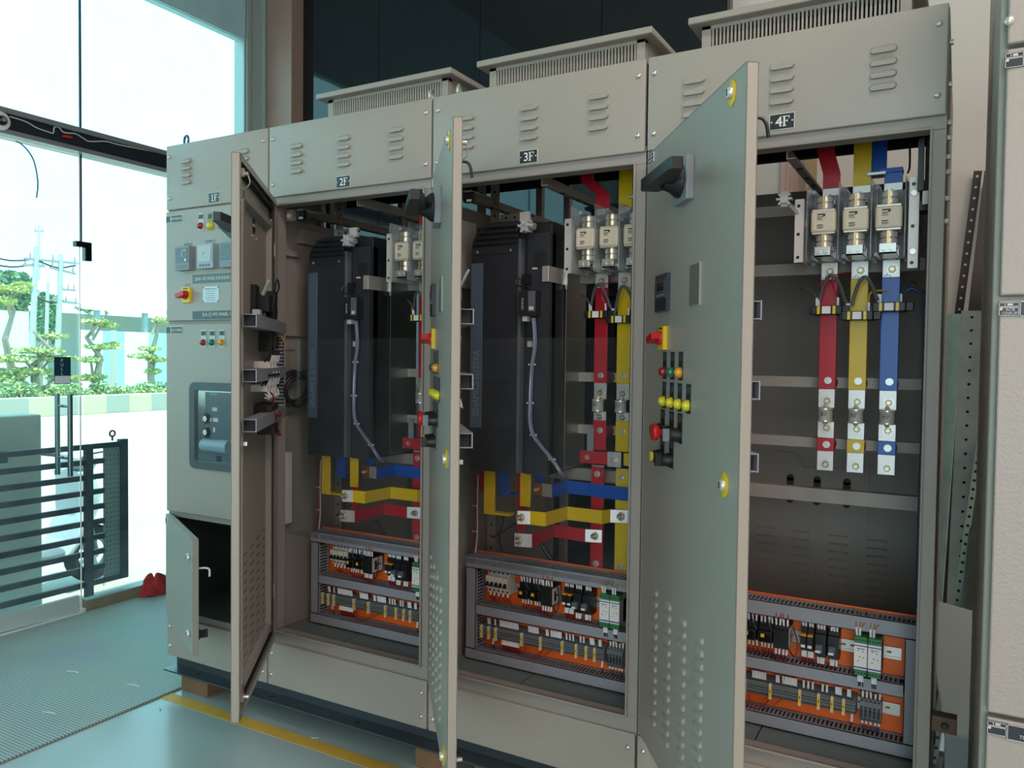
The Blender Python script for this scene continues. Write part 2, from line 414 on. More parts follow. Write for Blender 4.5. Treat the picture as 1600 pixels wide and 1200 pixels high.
# glass front: column, mullion, lintel, transom, panes
b = MB(); b.box(-2.05, -1.662, 1.79, 2.2, 0, 4.9); ob('wall_column', b, COLUMN, kind='structure', bevel=0.004)
b = MB(); b.box(-2.02, GX + 0.01, 1.604, 1.79, 0, 4.9); b.box(GX + 0.01, GX + 0.022, 1.62, 1.655, 0, 4.9); b.box(GX + 0.01, GX + 0.03, 1.765, 1.785, 0, 4.9)
ob('trim_2', b, MULL, kind='structure', bevel=0.002)
b = MB(); b.box(GX - .06, GX + 0.02, -4.6, 1.604, 3.664, 4.9); ob('wall_lintel', b, LINTEL, kind='structure')
b = MB(); b.box(GX - 0.06, GX + 0.06, -4.6, 1.604, 2.635, 2.715); 
b.box(GX - 0.06, GX + 0.075, -4.6, 1.604, 2.715, 2.745, 1); b.box(GX - 0.06, GX + 0.075, -4.6, 1.604, 2.61, 2.635, 1)
ob('trim_3', b, [MUNTIN, ALUF], kind='structure', bevel=0.003)
ys = [-4.6, -3.8, -3.0, -2.0, -1.0, 0.43, 1.604]
b = MB(); b.box(GX - .15, GX + .05, -9, -4.6, 0, 4.9); ob('wall_daylight_stop', b, PLASTER, kind='structure')  # unseen solid wall added to end the glass and cut the daylight
for i in range(5):
    b = MB(); b.box(GX - 0.006, GX + 0.006, ys[i] + (0.004 if i else 0), ys[i + 1] - 0.004, 2.745, 3.664); ob('window_%d' % (i + 1), b, GLASS, kind='structure')
b = MB(); b.box(GX - 0.006, GX + 0.006, 0.434, 1.604, 2.745, 3.664); ob('window_6', b, GLASS, kind='structure')
b = MB(); b.box(GX - 0.006, GX + 0.006, 0.445, 1.604, 0.062, 2.61); ob('window_7', b, GLASS, kind='structure')
for i in range(4):
    b = MB(); b.box(GX - 0.006, GX + 0.006, ys[i] + 0.004, ys[i + 1] - 0.004, 0.0, 2.61); ob('window_%d' % (8 + i), b, GLASS, kind='structure')
for yy in (0.43, -1.0, -2.0, -3.0):
    b = MB(); b.box(GX - 0.007, GX + 0.007, yy - 0.004, yy + 0.004, 2.745, 3.664); ob('trim_%d' % (4 + int(yy * 3 + 12)), b, SEAL, kind='structure')
b = MB(); b.box(GX - 0.02, GX + 0.02, 0.44, 1.604, 0.0, 0.062); b.box(GX - 0.025, GX + 0.03, 0.44, 1.604, 0.062, 0.068, 1)
ob('trim_30', b, [mat('stained_sill', '8d8371', 0.7, 0, 0.2, 40, 0.3, 14), MULL], kind='structure')
# the swing door of glass: pane, pull bars, patch fitting, sticker
DOORG = glassmat('door_glass', (0.91, 0.97, 0.975), 0.04)
b = MB(); b.box(GX - 0.006, GX + 0.006, -0.99, 0.405, 0.012, 2.605); dg = ob('door_1', b, DOORG, kind='structure', org=(GX, -0.3, 0.012))
b = MB(); b.box(GX - 0.012, GX + 0.012, -0.99, 0.405, 0.012, 0.1); ob('bottom_rail', b, mat('satin_rail', 'c3d2d2', 0.35, 0.3), dg)
b = MB(); b.box(GX + .012, GX + .05, -3.8, .41, 0.0, .006); ob('trim_34', b, mat('light_leak_pale', 'e6ece8', .5), kind='structure')  # pale strip painted for the light leaking in under the glass door
HB = mat('dark_steel_pull', '6c7c7d', 0.3, 0.9)
for s in (-1, 1):
    hb = MB(); xx = GX + s * 0.06
    hb.cyl((xx, 0.325, 0.80), (xx, 0.325, 1.26), 0.014, n=14)
    for zz in (0.9, 1.19): hb.cyl((GX + s * 0.006, 0.325, zz), (xx, 0.325, zz), 0.008, n=10)
    ob('pull_bar', hb, HB, dg)
b = MB(); b.box(GX + 0.0065, GX + 0.0085, 0.268, 0.362, 1.315, 1.465); b.box(GX + 0.0086, GX + 0.009, 0.271, 0.359, 1.318, 1.36, 1)
st = ob('pull_sticker', b, [mat('navy_sticker', '14364c', 0.4), mat('sticker_white', 'd7e2e2', 0.4)], dg)
def xtext(name, body, x, y, z, h, m, parent, maxw=None):
    tb = MB(); vs, fs, wd, ht = glyphs(body); k = h / ht; kx = k if maxw is None else min(k, maxw / wd)
    tb.add([(x, y + (px - wd / 2) * kx, z + (py - ht / 2) * k) for px, py, pz in vs], fs); return ob(name, tb, m, parent)
STW = mat('sticker_letter', 'c8dce2', 0.5)
tb = MB()
for i, ch in enumerate('PULL'):
    vs, fs, wd, ht = glyphs(ch); k = 0.017 / ht
    tb.add([(GX + 0.0092, 0.312 + (px - wd / 2) * k, 1.446 - i * 0.024 + (py - ht / 2) * k) for px, py, pz in vs], fs)
ob('lettering', tb, STW, st)
b = MB()
b.box(GX - 0.018, GX + 0.018, 0.392, 0.486, 2.09, 2.122); b.box(GX - 0.018, GX + 0.018, 0.446, 0.486, 2.015, 2.092)
ob('patch_fitting', b, BLACKG, dg, bevel=0.003)
b = MB(); b.box(GX - 0.02, GX + 0.02, 0.408, 0.436, 0.0, 0.02); b.tube([(GX, 0.422, 0.02), (GX, 0.422, 2.605)], 0.004, 6)
ob('trim_31', b, mat('door_gap_light_white', 'e9efe9', 0.4), kind='structure')  # white line paints the light along the glass edge in the door gap
b = MB(); b.tube([(GX, 0.432, 2.11), (GX, 0.432, 2.61)], 0.006, 6); ob('trim_32', b, SEAL, kind='structure')
# things on the transom
pc = P(3, 188, 'x', GX + 0.09)
b = MB(); b.lathe([(0, 0.045), (0.012, 0.05), (0.022, 0.046), (0.026, 0.03)], (GX + 0.062, pc.y, pc.z), (1, 0, 0), 24, 0); b.ball((GX + 0.088, pc.y, pc.z), 0.026, 1, 14)
b.lathe([(0.04, 0.012), (0.05, 0.011), (0.052, 0.0)], (GX + 0.065, pc.y, pc.z), (1, 0, 0), 14, 2)
ob('dome_camera', b, [WHITE, BLACKG, GREYP], label='white round dome camera fixed to the dark transom above the glass door', cat='camera')
b = MB(); pts = [P(a, c, 'x', GX + 0.068) for a, c in ((15, 182), (40, 190), (58, 200), (75, 206), (83, 208), (85, 199), (92, 199), (100, 207), (118, 209), (130, 216), (140, 221), (165, 221), (185, 226), (215, 232), (240, 237))]
b.tube(pts, 0.0035, 6)
b.bar(P(98, 213, 'x', GX + 0.068), P(112, 215, 'x', GX + 0.068), 0.012, 0.012, 1)
ob('wire', b, [OFFW, REDP], label='thin white wire with red connector lying along the dark transom', cat='wire')
b = MB(); pts = [P(a, c, 'x', GX + 0.072) for a, c in ((25, 221), (33, 225), (44, 236), (53, 252), (58, 275), (59, 292), (57, 309))]
b.tube(pts, 0.004, 6); ob('loose_cable', b, mat('grey_blue_cable', '59688a', 0.5), label='dark loose cable end hanging down from the transom over the glass door', cat='cable')
# entrance mat, cloth
b = MB(); b.box(-1.88, -0.535, -3.4, 1.5, 0.0, 0.008); ob('entrance_mat', b, mat_mat(), label='grey green ribbed rubber mat on the floor inside the glass door', cat='mat', bevel=0.003)
b = MB(); n = 26; m = 14; rr = random.Random(5); vs = []; CX = -1.858; CY = .865
for i in range(m):
    t = i / (m - 1)
    for j in range(n):
        a = 2 * math.pi * j / n
        fold = .22 * math.sin(7 * a + 2.5 * t) + .16 * math.sin(11 * a - 4 * t + 1) + .1 * math.sin(3 * a + 5 * t)
        R = (.10 * (1 - t) ** .42 + .012) * (1 + fold * (.55 + .6 * t))
        hgt = .105 * t ** .8 * (1 + .35 * math.sin(2 * a + .6)) + .012 * math.sin(5 * a + 7 * t) * (1 - t)
        vs.append((CX + R * math.cos(a) * .55 + .012 * t, CY + R * math.sin(a) * .95 - .03 * t, .0085 + max(0, hgt)))
fs = [(i * n + j, i * n + (j + 1) % n, (i + 1) * n + (j + 1) % n, (i + 1) * n + j) for i in range(m - 1) for j in range(n)]
b.add(vs, fs + [tuple(range((m - 1) * n, m * n))], 0, True)
oc = ob('red_cloth', b, mat('red_rag', 'a3302c', 0.9, 0, 0.3, 120), label='crumpled red cloth on the floor at the foot of the glass front', cat='cloth')
sd = oc.modifiers.new('s', 'SUBSURF'); sd.levels = 1; sd.render_levels = 1

# ================================================================ THE ROW OF SWITCHGEAR CUBICLES
XS = [-0.627, 0.0, 0.80, 1.593, 2.40]
BZ, PZ, TZ0, TZ = 0.14, 0.317, 2.119, 2.4        # panel bottom, plinth top, cover bottom, top
NAMES = ['1F', '2F', '3F', '4F']
def screw(parent, x, z, y=0.0, r=0.0085):
    s = MB(); s.lathe([(0, r * 1.05), (0.003, r), (0.006, r * 0.6), (0.007, 0)], (x, y, z), (0, -1, 0), 10)
    return ob('screw', s, ZINC, parent)
def inkbar(b, x, y, z, w_, h, mi):
    # worn, unreadable print: a row of short dashes
    n = max(2, int(w_ / .007)); rr = random.Random(int(x * 1e4) + int(z * 1e4))
    p = x - w_ / 2
    while p < x + w_ / 2 - .002:
        q = min(x + w_ / 2, p + rr.uniform(.003, .011)); b.box(p, q, y - .0003, y + .0002, z - h / 2, z + h / 2, mi); p = q + rr.uniform(.0012, .003)
def plate_label(parent, x0, x1, z0, z1, text, m=LABELB, tm=None, y=0.0, name='nameplate', h=None, local=False, border=True, serif=False):
    s = MB(); s.box(x0, x1, y - 0.0025, y, z0, z1)
    if border: s.box(x0 + .0015, x1 - .0015, y - 0.003, y - .0024, z0 + .0015, z1 - .0015, 1)
    hh = h or (z1 - z0) * 0.6
    if text.startswith('~'):
        n = len(text)
        for k in range(n): inkbar(s, (x0 + x1) / 2, y - .003, z1 - (z1 - z0) * (k + .5) / n * .8 - (z1 - z0) * .1, (x1 - x0) * .72, (z1 - z0) * .28 / n, 2 if border else 1)
    elif text:
        xa = (x0 + x1) / 2; zc = (z0 + z1) / 2
        if serif:
            tm_ = 2
            for gi, ch in enumerate(text):
                gx = xa + ((-.0165 if ch == '1' else -.014) if gi == 0 else .004)
                if ch in SERIF:
                    for bk, (u0, v0, u1, v1) in enumerate(SERIF[ch]): s.box(gx + hh * u0 * .85, gx + hh * u1 * .85, y - .0034 - .0003 * bk, y - .003, zc - hh / 2 + hh * v0, zc - hh / 2 + hh * v1, 2)
                else:
                    s.text(ch, gx + hh * .2, y - .003, zc, hh, 2, bold=.012)
        else: s.text(text, xa, y - 0.003, zc, hh, 2 if border else 1, maxw=(x1 - x0) * 0.9)
        for xx in (x0 + 0.006, x1 - 0.006):
            if serif: s.cyl((xx, y - 0.0025, zc), (xx, y - 0.0038, zc), 0.0022, n=8, mi=2)
    mats = [WHITE, m, tm or WHITE] if border else [m, tm or WHITE]
    return ob(name, s, mats, parent)
LOUV = {0: [(-0.49, 4), (-0.14, 4)], 1: [(0.155, 4), (0.397, 4), (0.645, 4)], 2: [(0.945, 4), (1.19, 4), (1.437, 4)], 3: [(1.74, 4), (1.99, 4), (2.247, 4)]}
CUB = []
DOORS = {}
lock_mats = [YELP, CHROME, BLACK]
def make_cubicle(i):
    x0, x1 = XS[i], XS[i + 1]; nm = NAMES[i]
    desc = {0: 'narrow grey switchgear cubicle marked 1F at the glass front end of the row',
            1: 'grey switchgear cubicle marked 2F, door open with its inner face towards us',
            2: 'grey switchgear cubicle marked 3F with open door and a whole black drive in view',
            3: 'grey switchgear cubicle marked 4F, open and without a drive, at the right end'}[i]
    c = thing('switchgear_cubicle', ((x0 + x1) / 2, 0.5, BZ), desc, 'cabinet', 'switchgear cubicles in the row')
    e = MB(); a0, a1 = x0 + 0.002, x1 - 0.002; D = 1.0
    zl_ = TZ - .01 if i == 0 else 2.05; zr_ = TZ - .01 if i == 3 else 2.05
    e.box(a0, a0 + 0.002, 0.02, D, BZ, zl_); e.box(a1 - 0.002, a1, 0.02, D, BZ, zr_)
    e.box(a0, a1, 0.02, D, TZ - 0.012, TZ - 0.004)
    e.box(a0, a1, 0.03, D, BZ, BZ + 0.01)
    if i == 0: e.box(a0, a1, D - 0.003, D, BZ, 2.05)
    if i == 3:
        e.box(a0, a1, D - 0.003, D, BZ, 2.16)
    # corner uprights at the rear with punched holes
    for xa in (a0 + 0.004, a1 - 0.034):
        e.box(xa + .05 * (1 if xa < (a0 + a1) / 2 else -1), xa + 0.03 + .05 * (1 if xa < (a0 + a1) / 2 else -1), D - 0.045, D - 0.012, PZ, TZ - .02)
    # front frame
    zl, zh = (0.3665, 2.0845) if i else (0.3455, 0.764)
    e.box(a0, a0 + 0.036, 0.012, 0.016, zl, zh); e.box(a1 - 0.036, a1, 0.012, 0.016, zl, zh)
    if i > 0:
        for xa in (a0 + 0.034, a1 - 0.036): e.box(xa, xa + 0.002, 0.004, 0.06, PZ + .05, 2.085)
        e.box(a0, a1, 0.012, 0.016, 2.085, TZ0 + .02); e.box(a0 + .036, a1 - .036, 0.004, 0.06, 2.085, 2.088)
        e.box(a0, a1, 0.012, 0.016, PZ - .01, 0.366); e.box(a0 + .036, a1 - .036, 0.002, 0.05, 0.362, 0.366)
        for xa in (a0 + 0.018, a1 - 0.018): e.tube([(xa + (0.016 if xa < (a0 + a1) / 2 else -0.016), 0.004, 0.362), (xa + (0.016 if xa < (a0 + a1) / 2 else -0.016), 0.004, 2.088)], 0.004, 6)
        e.tube([(a0 + .034, 0.004, 0.364), (a1 - .034, 0.004, 0.364)], 0.005, 6); e.tube([(a0 + .034, 0.004, 2.088), (a1 - .034, 0.004, 2.088)], 0.005, 6)
    else:
        e.box(a0, a1, 0.012, 0.016, PZ - .01, 0.345); e.box(a0, a1, 0.012, 0.02, 0.765, 0.80); e.box(a0, a1, 0.012, 0.02, 1.61, 1.65); e.box(a0, a1, 0.012, 0.02, 2.09, 2.14)
        e.box(a0, a1, 0.02, 0.9, 0.78, 0.786)
    ob('enclosure', e, INNER, c, bevel=0.0015)
    if i == 3:
        for zz in (2.33, 2.22, 2.12, 2.08, 2.03, 1.99, 1.92, 1.86): s = MB(); s.cyl((a1, 0.09, zz), (a1 + 0.009, 0.09, zz), 0.008, n=8); ob('side_bolt', s, ZINC, c)
    # louvred cover
    t = MB(); t.rbox(x0 + 0.004, x1 - 0.004, 0, 0.02, TZ0, TZ, .004, 3)
    lz = [2.309, 2.276, 2.244, 2.212] if i else [2.322, 2.292, 2.262, 2.232]
    for lx, n in LOUV[i]:
        for z in lz: t.louver(lx, z, 0.068, 0.021, 0.010, 0.0)
    o = ob('top_cover', t, BODY, c)
    for xx in (x0 + 0.025, x1 - 0.025):
        for zz in (TZ - 0.05, TZ0 + 0.05): screw(o, xx, zz)
    pc = {0: (335, 309), 1: (537, 284), 2: (826, 245), 3: (1222, 190)}[i]; q = P(*pc, 'y', 0)
    plate_label(o, q.x - 0.034, q.x + 0.034, q.z - 0.022, q.z + 0.022, nm, m=LABELB if i else mat('label_slate', '39494c', 0.4), h=0.028, serif=True)
    # plinth
    t = MB(); t.box(x0 + 0.004, x1 - 0.004, 0, 0.02, BZ, PZ); o = ob('plinth_cover', t, BODY, c, bevel=0.004, seg=3)
    for xx in (x0 + 0.025, x1 - 0.025):
        for zz in (PZ - 0.045, BZ + 0.045): screw(o, xx, zz)
    # gland plates on the bottom
    if i:
        xm = (x0 + x1) / 2 - .06
        for (g0, g1) in ((a0 + .004, xm - 0.002), (xm + 0.002, a1 - .004)):
            g = MB(); g.box(g0, g1, 0.02, 0.985, 0.348, 0.352); ob('gland_plate', g, GLAND, c)
    else:
        g = MB(); g.box(a0 + .004, a1 - .004, 0.02, 0.985, 0.34, 0.344); ob('gland_plate', g, GLAND, c)
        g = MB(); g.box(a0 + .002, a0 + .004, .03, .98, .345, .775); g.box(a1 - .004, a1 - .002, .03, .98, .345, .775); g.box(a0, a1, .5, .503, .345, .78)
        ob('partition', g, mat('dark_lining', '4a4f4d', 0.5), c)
    # roof ventilator
    if i:
        xc = (x0 + x1) / 2 - (0.005 if i == 3 else .008); h0, h1 = xc - 0.305, xc + 0.305; y0, y1 = 0.25, 0.80
        v = MB(); z0, z1 = TZ - 0.004, 2.565
        for (xa, xb, ya, yb) in ((h0, h0 + .03, y0, y0 + .03), (h1 - .03, h1, y0, y0 + .03), (h0, h0 + .03, y1 - .03, y1), (h1 - .03, h1, y1 - .03, y1)): v.box(xa, xb, ya, yb, z0, z1)
        v.box(h0, h1, y0, y1, z0, z0 + 0.05); v.box(h0, h1, y0, y1, z1 - 0.012, z1)
        vent = ob('roof_ventilator', v, BODY, c, bevel=0.001)
        s = MB(); n = 46
        for k in range(n):
            xx = h0 + .03 + (h1 - h0 - .06) * (k + .5) / n; s.box(xx - .003, xx + .003, y0 + .002, y0 + .012, z0 + .045, z1 - .01)
            s.box(xx - .003, xx + .003, y1 - .012, y1 - .002, z0 + .045, z1 - .01)
        for k in range(42):
            yy = y0 + .03 + (y1 - y0 - .06) * (k + .5) / 42
            s.box(h1 - .012, h1 - .002, yy - .003, yy + .003, z0 + .045, z1 - .01); s.box(h0 + .002, h0 + .012, yy - .003, yy + .003, z0 + .045, z1 - .01)
        s.box(h0 + .02, h1 - .02, y0 + .04, y1 - .04, z0, z1 - .012, 1)
        ob('slats', s, [BODY, mat('vent_dark', '15181a', 0.8)], vent)
        s = MB(); a = 0.036
        s.add([(h0 - a, y0 - a, z1), (h1 + a, y0 - a, z1), (h1 + a, y1 + a, z1), (h0 - a, y1 + a, z1), (h0 - a, y0 - a, z1 + .022), (h1 + a, y0 - a, z1 + .022), (h1 + a, y1 + a, z1 + .022), (h0 - a, y1 + a, z1 + .022),
               (h0 + .03, y0 + .03, z1 + .045), (h1 - .03, y0 + .03, z1 + .045), (h1 - .03, y1 - .03, z1 + .045), (h0 + .03, y1 - .03, z1 + .045)],
              [(0, 3, 2, 1), (0, 1, 5, 4), (1, 2, 6, 5), (2, 3, 7, 6), (3, 0, 4, 7), (4, 5, 9, 8), (5, 6, 10, 9), (6, 7, 11, 10), (7, 4, 8, 11), (8, 9, 10, 11)])
        ob('rain_cap', s, BODY, vent, bevel=0.004)
    # lifting eyes on the roof
    eyes = {0: [(-0.567, .06)], 1: [(0.745, .075)], 2: [(0.865, .075)], 3: [(2.36, .3)]}[i]
    for (ex, ey) in eyes:
        s = MB(); s.torus((ex, ey, TZ + 0.033), (0.25, 1, 0) if i == 0 else (1, .35, 0), 0.021, 0.0055, 20, 8); s.cyl((ex, ey, TZ - .006), (ex, ey, TZ + 0.014), 0.01, n=10); s.cyl((ex, ey, TZ - .004), (ex, ey, TZ + 0.004), 0.018, n=12)
        ob('lifting_eye', s, ZINC if i else mat('blued_steel', '6f7f95', 0.35, 0.9), c)
    # mounting rails across the cubicle
    if i:
        for zc, hh, nmz in ((1.97, .036, 0), (1.78, .038, 1), (1.42, .034, 2), (1.228, .033, 3), (1.06, .044, 4)):
            r = MB(); xa, xb = x0 + .035, x1 - .055
            r.box(xa, xb, 0.35, 0.353, zc - hh / 2, zc + hh / 2); r.box(xa, xb, 0.353, 0.385, zc + hh / 2 - .003, zc + hh / 2); r.box(xa, xb, 0.353, 0.385, zc - hh / 2, zc - hh / 2 + .003)
            ob('mounting_rail', r, INNER, c, bevel=0.001)
        # side uprights carrying the rails
        for xx in (x0 + 0.012, x1 - 0.05):
            r = MB(); r.box(xx, xx + .04, 0.386, 0.389, PZ + .04, TZ - .03); r.box(xx, xx + .003, 0.389, 0.43, PZ + .04, TZ - .03)
            for k in range(40):
                r.cyl((xx + .02, .3855, .4 + k * .047), (xx + .02, .3862, .4 + k * .047), .005, n=8, mi=1)
            ob('punched_upright', r, [INNER, mat('hole_dark', '0e0f10', 0.9)], c)
        # depth-wise top carriers
        for xx, w_ in ((x0 + .03, .035), (x0 + .40, .025)):
            r = MB(); r.box(xx, xx + w_, 0.07, 0.97, 2.065, 2.068); r.box(xx, xx + .003, 0.07, .97, 2.068, 2.105); 
            for k in range(6): r.cyl((xx + w_ * .6, .2 + k * .13, 2.062), (xx + w_ * .6, .2 + k * .13, 2.066), .009, n=10, mi=1)
            ob('top_carrier', r, [INNER, BLACK], c)
    CUB.append(c); return c
for i in range(4): make_cubicle(i)
# rear louvres and cover plate in the 4F cubicle
c4 = CUB[3]
for px in (1197, 1250, 1310, 1370):
    s = MB()
    for k in range(9):
        q = P(px, 825 + k * 12.5 + (px - 1197) * 0.12, 'y', 0.997); s.louver(q.x, q.z, 0.07, 0.012, 0.006, 0.997); s.box(q.x - .02, q.x + .02, .9968, .9972, q.z - .008, q.z - .006)
    ob('rear_louvre_column', s, INNER, c4)
q0, q1 = P(1207, 705, 'y', 0.99), P(1357, 820, 'y', 0.99)
s = MB()
xa, xb, za, zb = q0.x, q1.x, q1.z, P(1207, 705, 'y', .99).z
xw = xb - xa
s.prism([(xa, za), (xb, za), (xb, zb - .03), (xb - .02, zb - .03), (xa + xw * .75, zb - .03), (xa + xw * .68, zb - .055), (xa + xw * .34, zb - .055), (xa + xw * .25, zb), (xa, zb)], 'y', 0.985, 0.996)
for k in (.2, .48, .78):
    xx = xa + xw * k; s.box(xx - .014, xx + .014, .9845, .9855, za + .07, zb - .1, 1); s.cyl((xx, .9845, zb - .1), (xx, .9855, zb - .1), .014, n=14, mi=1); s.cyl((xx, .9845, za + .07), (xx, .9855, za + .07), .014, n=14, mi=1)
ob('rear_cover_plate', s, [INNER, mat('slot_dark', '3b3834', 0.7)], c4, bevel=.0015)
# ================================================================ DOORS
def lens(b, x, z, y, r, mi, flat=False):
    b.lathe([(0, r * 1.12), (0.004, r * 1.12), (0.005, r), (0.01, r * .95), (0.014, r * .72), (0.016, r * .3), (0.0163, 0)] if not flat else [(0, r * 1.15), (.006, r * 1.15), (.006, r), (.016, r), (.018, r * .9), (.018, 0)], (x, y, z), (0, -1, 0), 16, mi)
def lamp(parent, x, z, L, y=0.0, plate=LABELB, name='indicator_lamp', pz=0.03, r=0.013):
    b = MB(); b.box(x - .0165, x + .0165, y - .002, y, z - .02, z + pz + .024); b.box(x - .014, x + .014, y - .0026, y - .0019, z + pz, z + pz + .018, 2)
    lens(b, x, z, y - .002, r, 1); return ob(name, b, [plate, L, mat('legend_grey', '3f474a', 0.5)], parent)
def button(parent, x, z, colm, y=0.0, mush=False, sel=False, name='push_button'):
    b = MB(); b.box(x - .018, x + .018, y - .002, y, z - .022, z + .056)
    b.box(x - .013, x + .013, y - .0026, y - .0019, z + .033, z + .051, 2)
    b.lathe([(0, .019), (.01, .019), (.016, .0165), (.028, .0165)], (x, y - .002, z), (0, -1, 0), 18, 0)
    if mush: b.lathe([(.028, .01), (.036, .011), (.038, .02), (.044, .0225), (.052, .0205), (.055, .012), (.0555, 0)], (x, y - .002, z), (0, -1, 0), 20, 1)
    elif sel: b.box(x - .005, x + .005, y - .046, y - .03, z - .016, z + .016, 1)
    else: b.lathe([(.028, .0145), (.033, .0145), (.034, .013), (.034, 0)], (x, y - .002, z), (0, -1, 0), 18, 1)
    return ob(name, b, [BLACK, colm, mat('legend_grey', '3f474a', 0.5)], parent)
def isolator(parent, x, z, y=0.0, s=1.0):
    b = MB(); h = .026 * s; b.box(x - h, x + h, y - .012, y, z - h * 1.25, z + h * 1.25)
    b.lathe([(.012, .02 * s), (.022, .018 * s), (.022, 0)], (x, y, z), (0, -1, 0), 18, 1); b.obox((x, y - .032, z), (.97, 0, .24), (0, 1, 0), (-.24, 0, .97), .027 * s, .013, .009 * s, 1)
    b.box(x - h * .6, x + h * .6, y - .0128, y - .012, z + h * .95, z + h * 1.12, 2)
    return ob('isolator_switch', b, [YELP, REDP, BLACK], parent, bevel=.0015)
def rotary_handle(parent, x, z, y=0.0, half=.125, tilt=0.0, shift=0.0):
    b = MB(); b.box(x - .055, x + .055, y - .02, y, z - .055, z + .055)
    b.lathe([(.02, .044), (.03, .042), (.045, .03), (.065, .024)], (x, y, z), (0, -1, 0), 24, 1)
    ca, sa = math.cos(tilt), math.sin(tilt)
    L = half
    poly = [(-L, -.056), (-L, -.098), (-L + .012, -.104), (L - .012, -.1), (L, -.094), (L, -.07), (L * .5, -.056), (.03 - shift, -.044), (-.05 - shift, -.044)]
    vs0 = len(b.v); b.prism([(p[0], p[1]) for p in poly], 'z', -.014, .014, 1)
    for k in range(vs0, len(b.v)):
        px, py, pz = b.v[k]; px += shift; b.v[k] = (x + px * ca - pz * sa, y + py, z + px * sa + pz * ca)
    b.cyl((x + (shift - L - .006) * ca, y - .08, z + (shift - L) * sa), (x + (shift - L + .01) * ca, y - .08, z + (shift - L) * sa), .0065, n=10, mi=2)
    return ob('rotary_handle', b, [mat('handle_base_grey', '8f9296', 0.4), BLACK, CHROME], parent, bevel=.002)
def door_lock(parent, x, z, y=0.0, sleeve=True):
    b = MB()
    if sleeve:
        b.lathe([(0, .02), (.003, .021), (.004, .017)], (x, y, z), (0, -1, 0), 20, 0); 
        for k in range(len(b.v)):
            px, py, pz = b.v[k]; b.v[k] = (px, py, z + (pz - z) * 1.35)
    b.lathe([(.003, .0135), (.01, .0135), (.013, .011), (.014, 0)], (x, y, z), (0, -1, 0), 18, 1); b.box(x - .002, x + .002, y - .0148, y - .0138, z - .007, z + .007, 2)
    return ob('door_lock', b, lock_mats, parent)
DW, DZ0, DZ1 = 0.755, 0.338, 2.103
def make_door(i, hx, ang):
    c = CUB[i]; rz = -math.radians(ang)
    b = MB(); b.box(0, DW, 0, .0025, DZ0, DZ1)
    b.box(0, .0025, 0, .026, DZ0, DZ1); b.box(DW - .0025, DW, 0, .026, DZ0, DZ1); b.box(0, DW, 0, .026, DZ0, DZ0 + .0025); b.box(0, DW, 0, .026, DZ1 - .0025, DZ1)
    b.box(DW - .02, DW, .024, .026, DZ0, DZ1); b.box(0, .02, .024, .026, DZ0, DZ1); b.box(0, DW, .024, .026, DZ1 - .02, DZ1); b.box(0, DW, .024, .026, DZ0, DZ0 + .02)
    for cx in (.149, .276, .404, .533):
        for k in range(13):
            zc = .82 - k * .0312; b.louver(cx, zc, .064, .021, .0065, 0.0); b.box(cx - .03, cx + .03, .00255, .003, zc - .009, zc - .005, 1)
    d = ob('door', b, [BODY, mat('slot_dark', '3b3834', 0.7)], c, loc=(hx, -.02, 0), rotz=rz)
    # inner stiffening frame and gasket
    s = MB()
    for xa in (.065, DW - .105):
        s.prism([(xa, .0025), (xa + .008, .022), (xa + .032, .022), (xa + .04, .0025)], 'z', DZ0 + .06, DZ1 - .09)
    s.prism([(.0025, DZ1 - .13), (.022, DZ1 - .122), (.022, DZ1 - .098), (.0025, DZ1 - .09)], 'x', .065, DW - .065)
    s.prism([(.0025, DZ0 + .06), (.022, DZ0 + .068), (.022, DZ0 + .092), (.0025, DZ0 + .1)], 'x', .065, DW - .065)
    ob('stiffener', s, INNER, d)
    s = MB(); g0 = .028
    s.box(g0, DW - g0, .004, .02, DZ1 - .045, DZ1 - .03); s.box(g0, DW - g0, .004, .02, DZ0 + .03, DZ0 + .045); s.box(g0, g0 + .014, .004, .02, DZ0 + .03, DZ1 - .03); s.box(DW - g0 - .014, DW - g0, .004, .018, DZ0 + .03, DZ1 - .03)
    ob('gasket', s, RUBBER, d, bevel=.003)
    # hinges
    for zz in (DZ0 + .2, 1.25, DZ1 - .2):
        s = MB(); s.cyl((-.004, .018, zz - .03), (-.004, .018, zz + .03), .007, n=10); s.box(-.004, .022, .012, .024, zz - .025, zz + .025); ob('hinge', s, ZINC, d)
    for zz in (2.062, 1.211, .40): door_lock(d, .68, zz)
    rotary_handle(d, .376, 1.94, half=.13, shift=.055)
    # controller meter and window opening
    b = MB(); b.box(.137, .247, -.012, 0, 1.62, 1.722); b.box(.15, .24, -.0135, -.0119, 1.655, 1.705, 1); b.box(.165, .225, -.0142, -.0134, 1.676, 1.7, 2)
    for k in range(4): b.box(.16 + k * .02, .172 + k * .02, -.0142, -.0134, 1.66, 1.667, 3)
    ob('panel_meter', b, [mat('meter_navy', '2a3340', 0.3), mat('meter_face', '48525a', 0.3), mat('meter_dark_red', '3a1a1c', 0.2), GREYP], d, bevel=.003)
    b = MB(); b.box(.418, .496, -.004, 0, 1.618, 1.722); b.box(.422, .494, -.0045, -.0035, 1.62, 1.72, 1)
    ob('viewing_window', b, [mat('window_rim', 'a8a59b', .4), mat('window_dark', '6f6d66', 0.3)], d)
    isolator(d, .2, 1.545)
    for x_, L in ((.21, LENSR), (.283, LENSG), (.354, LENSA)): lamp(d, x_, 1.452, L)
    for x_ in (.21, .281, .35, .421): lamp(d, x_, 1.37, LENSY)
    button(d, .2, 1.29, mat('green_button', '15705a', .4)); button(d, .283, 1.29, REDP, mush=True, name='emergency_stop'); button(d, .355, 1.29, GREYP, sel=True, name='selector_switch')
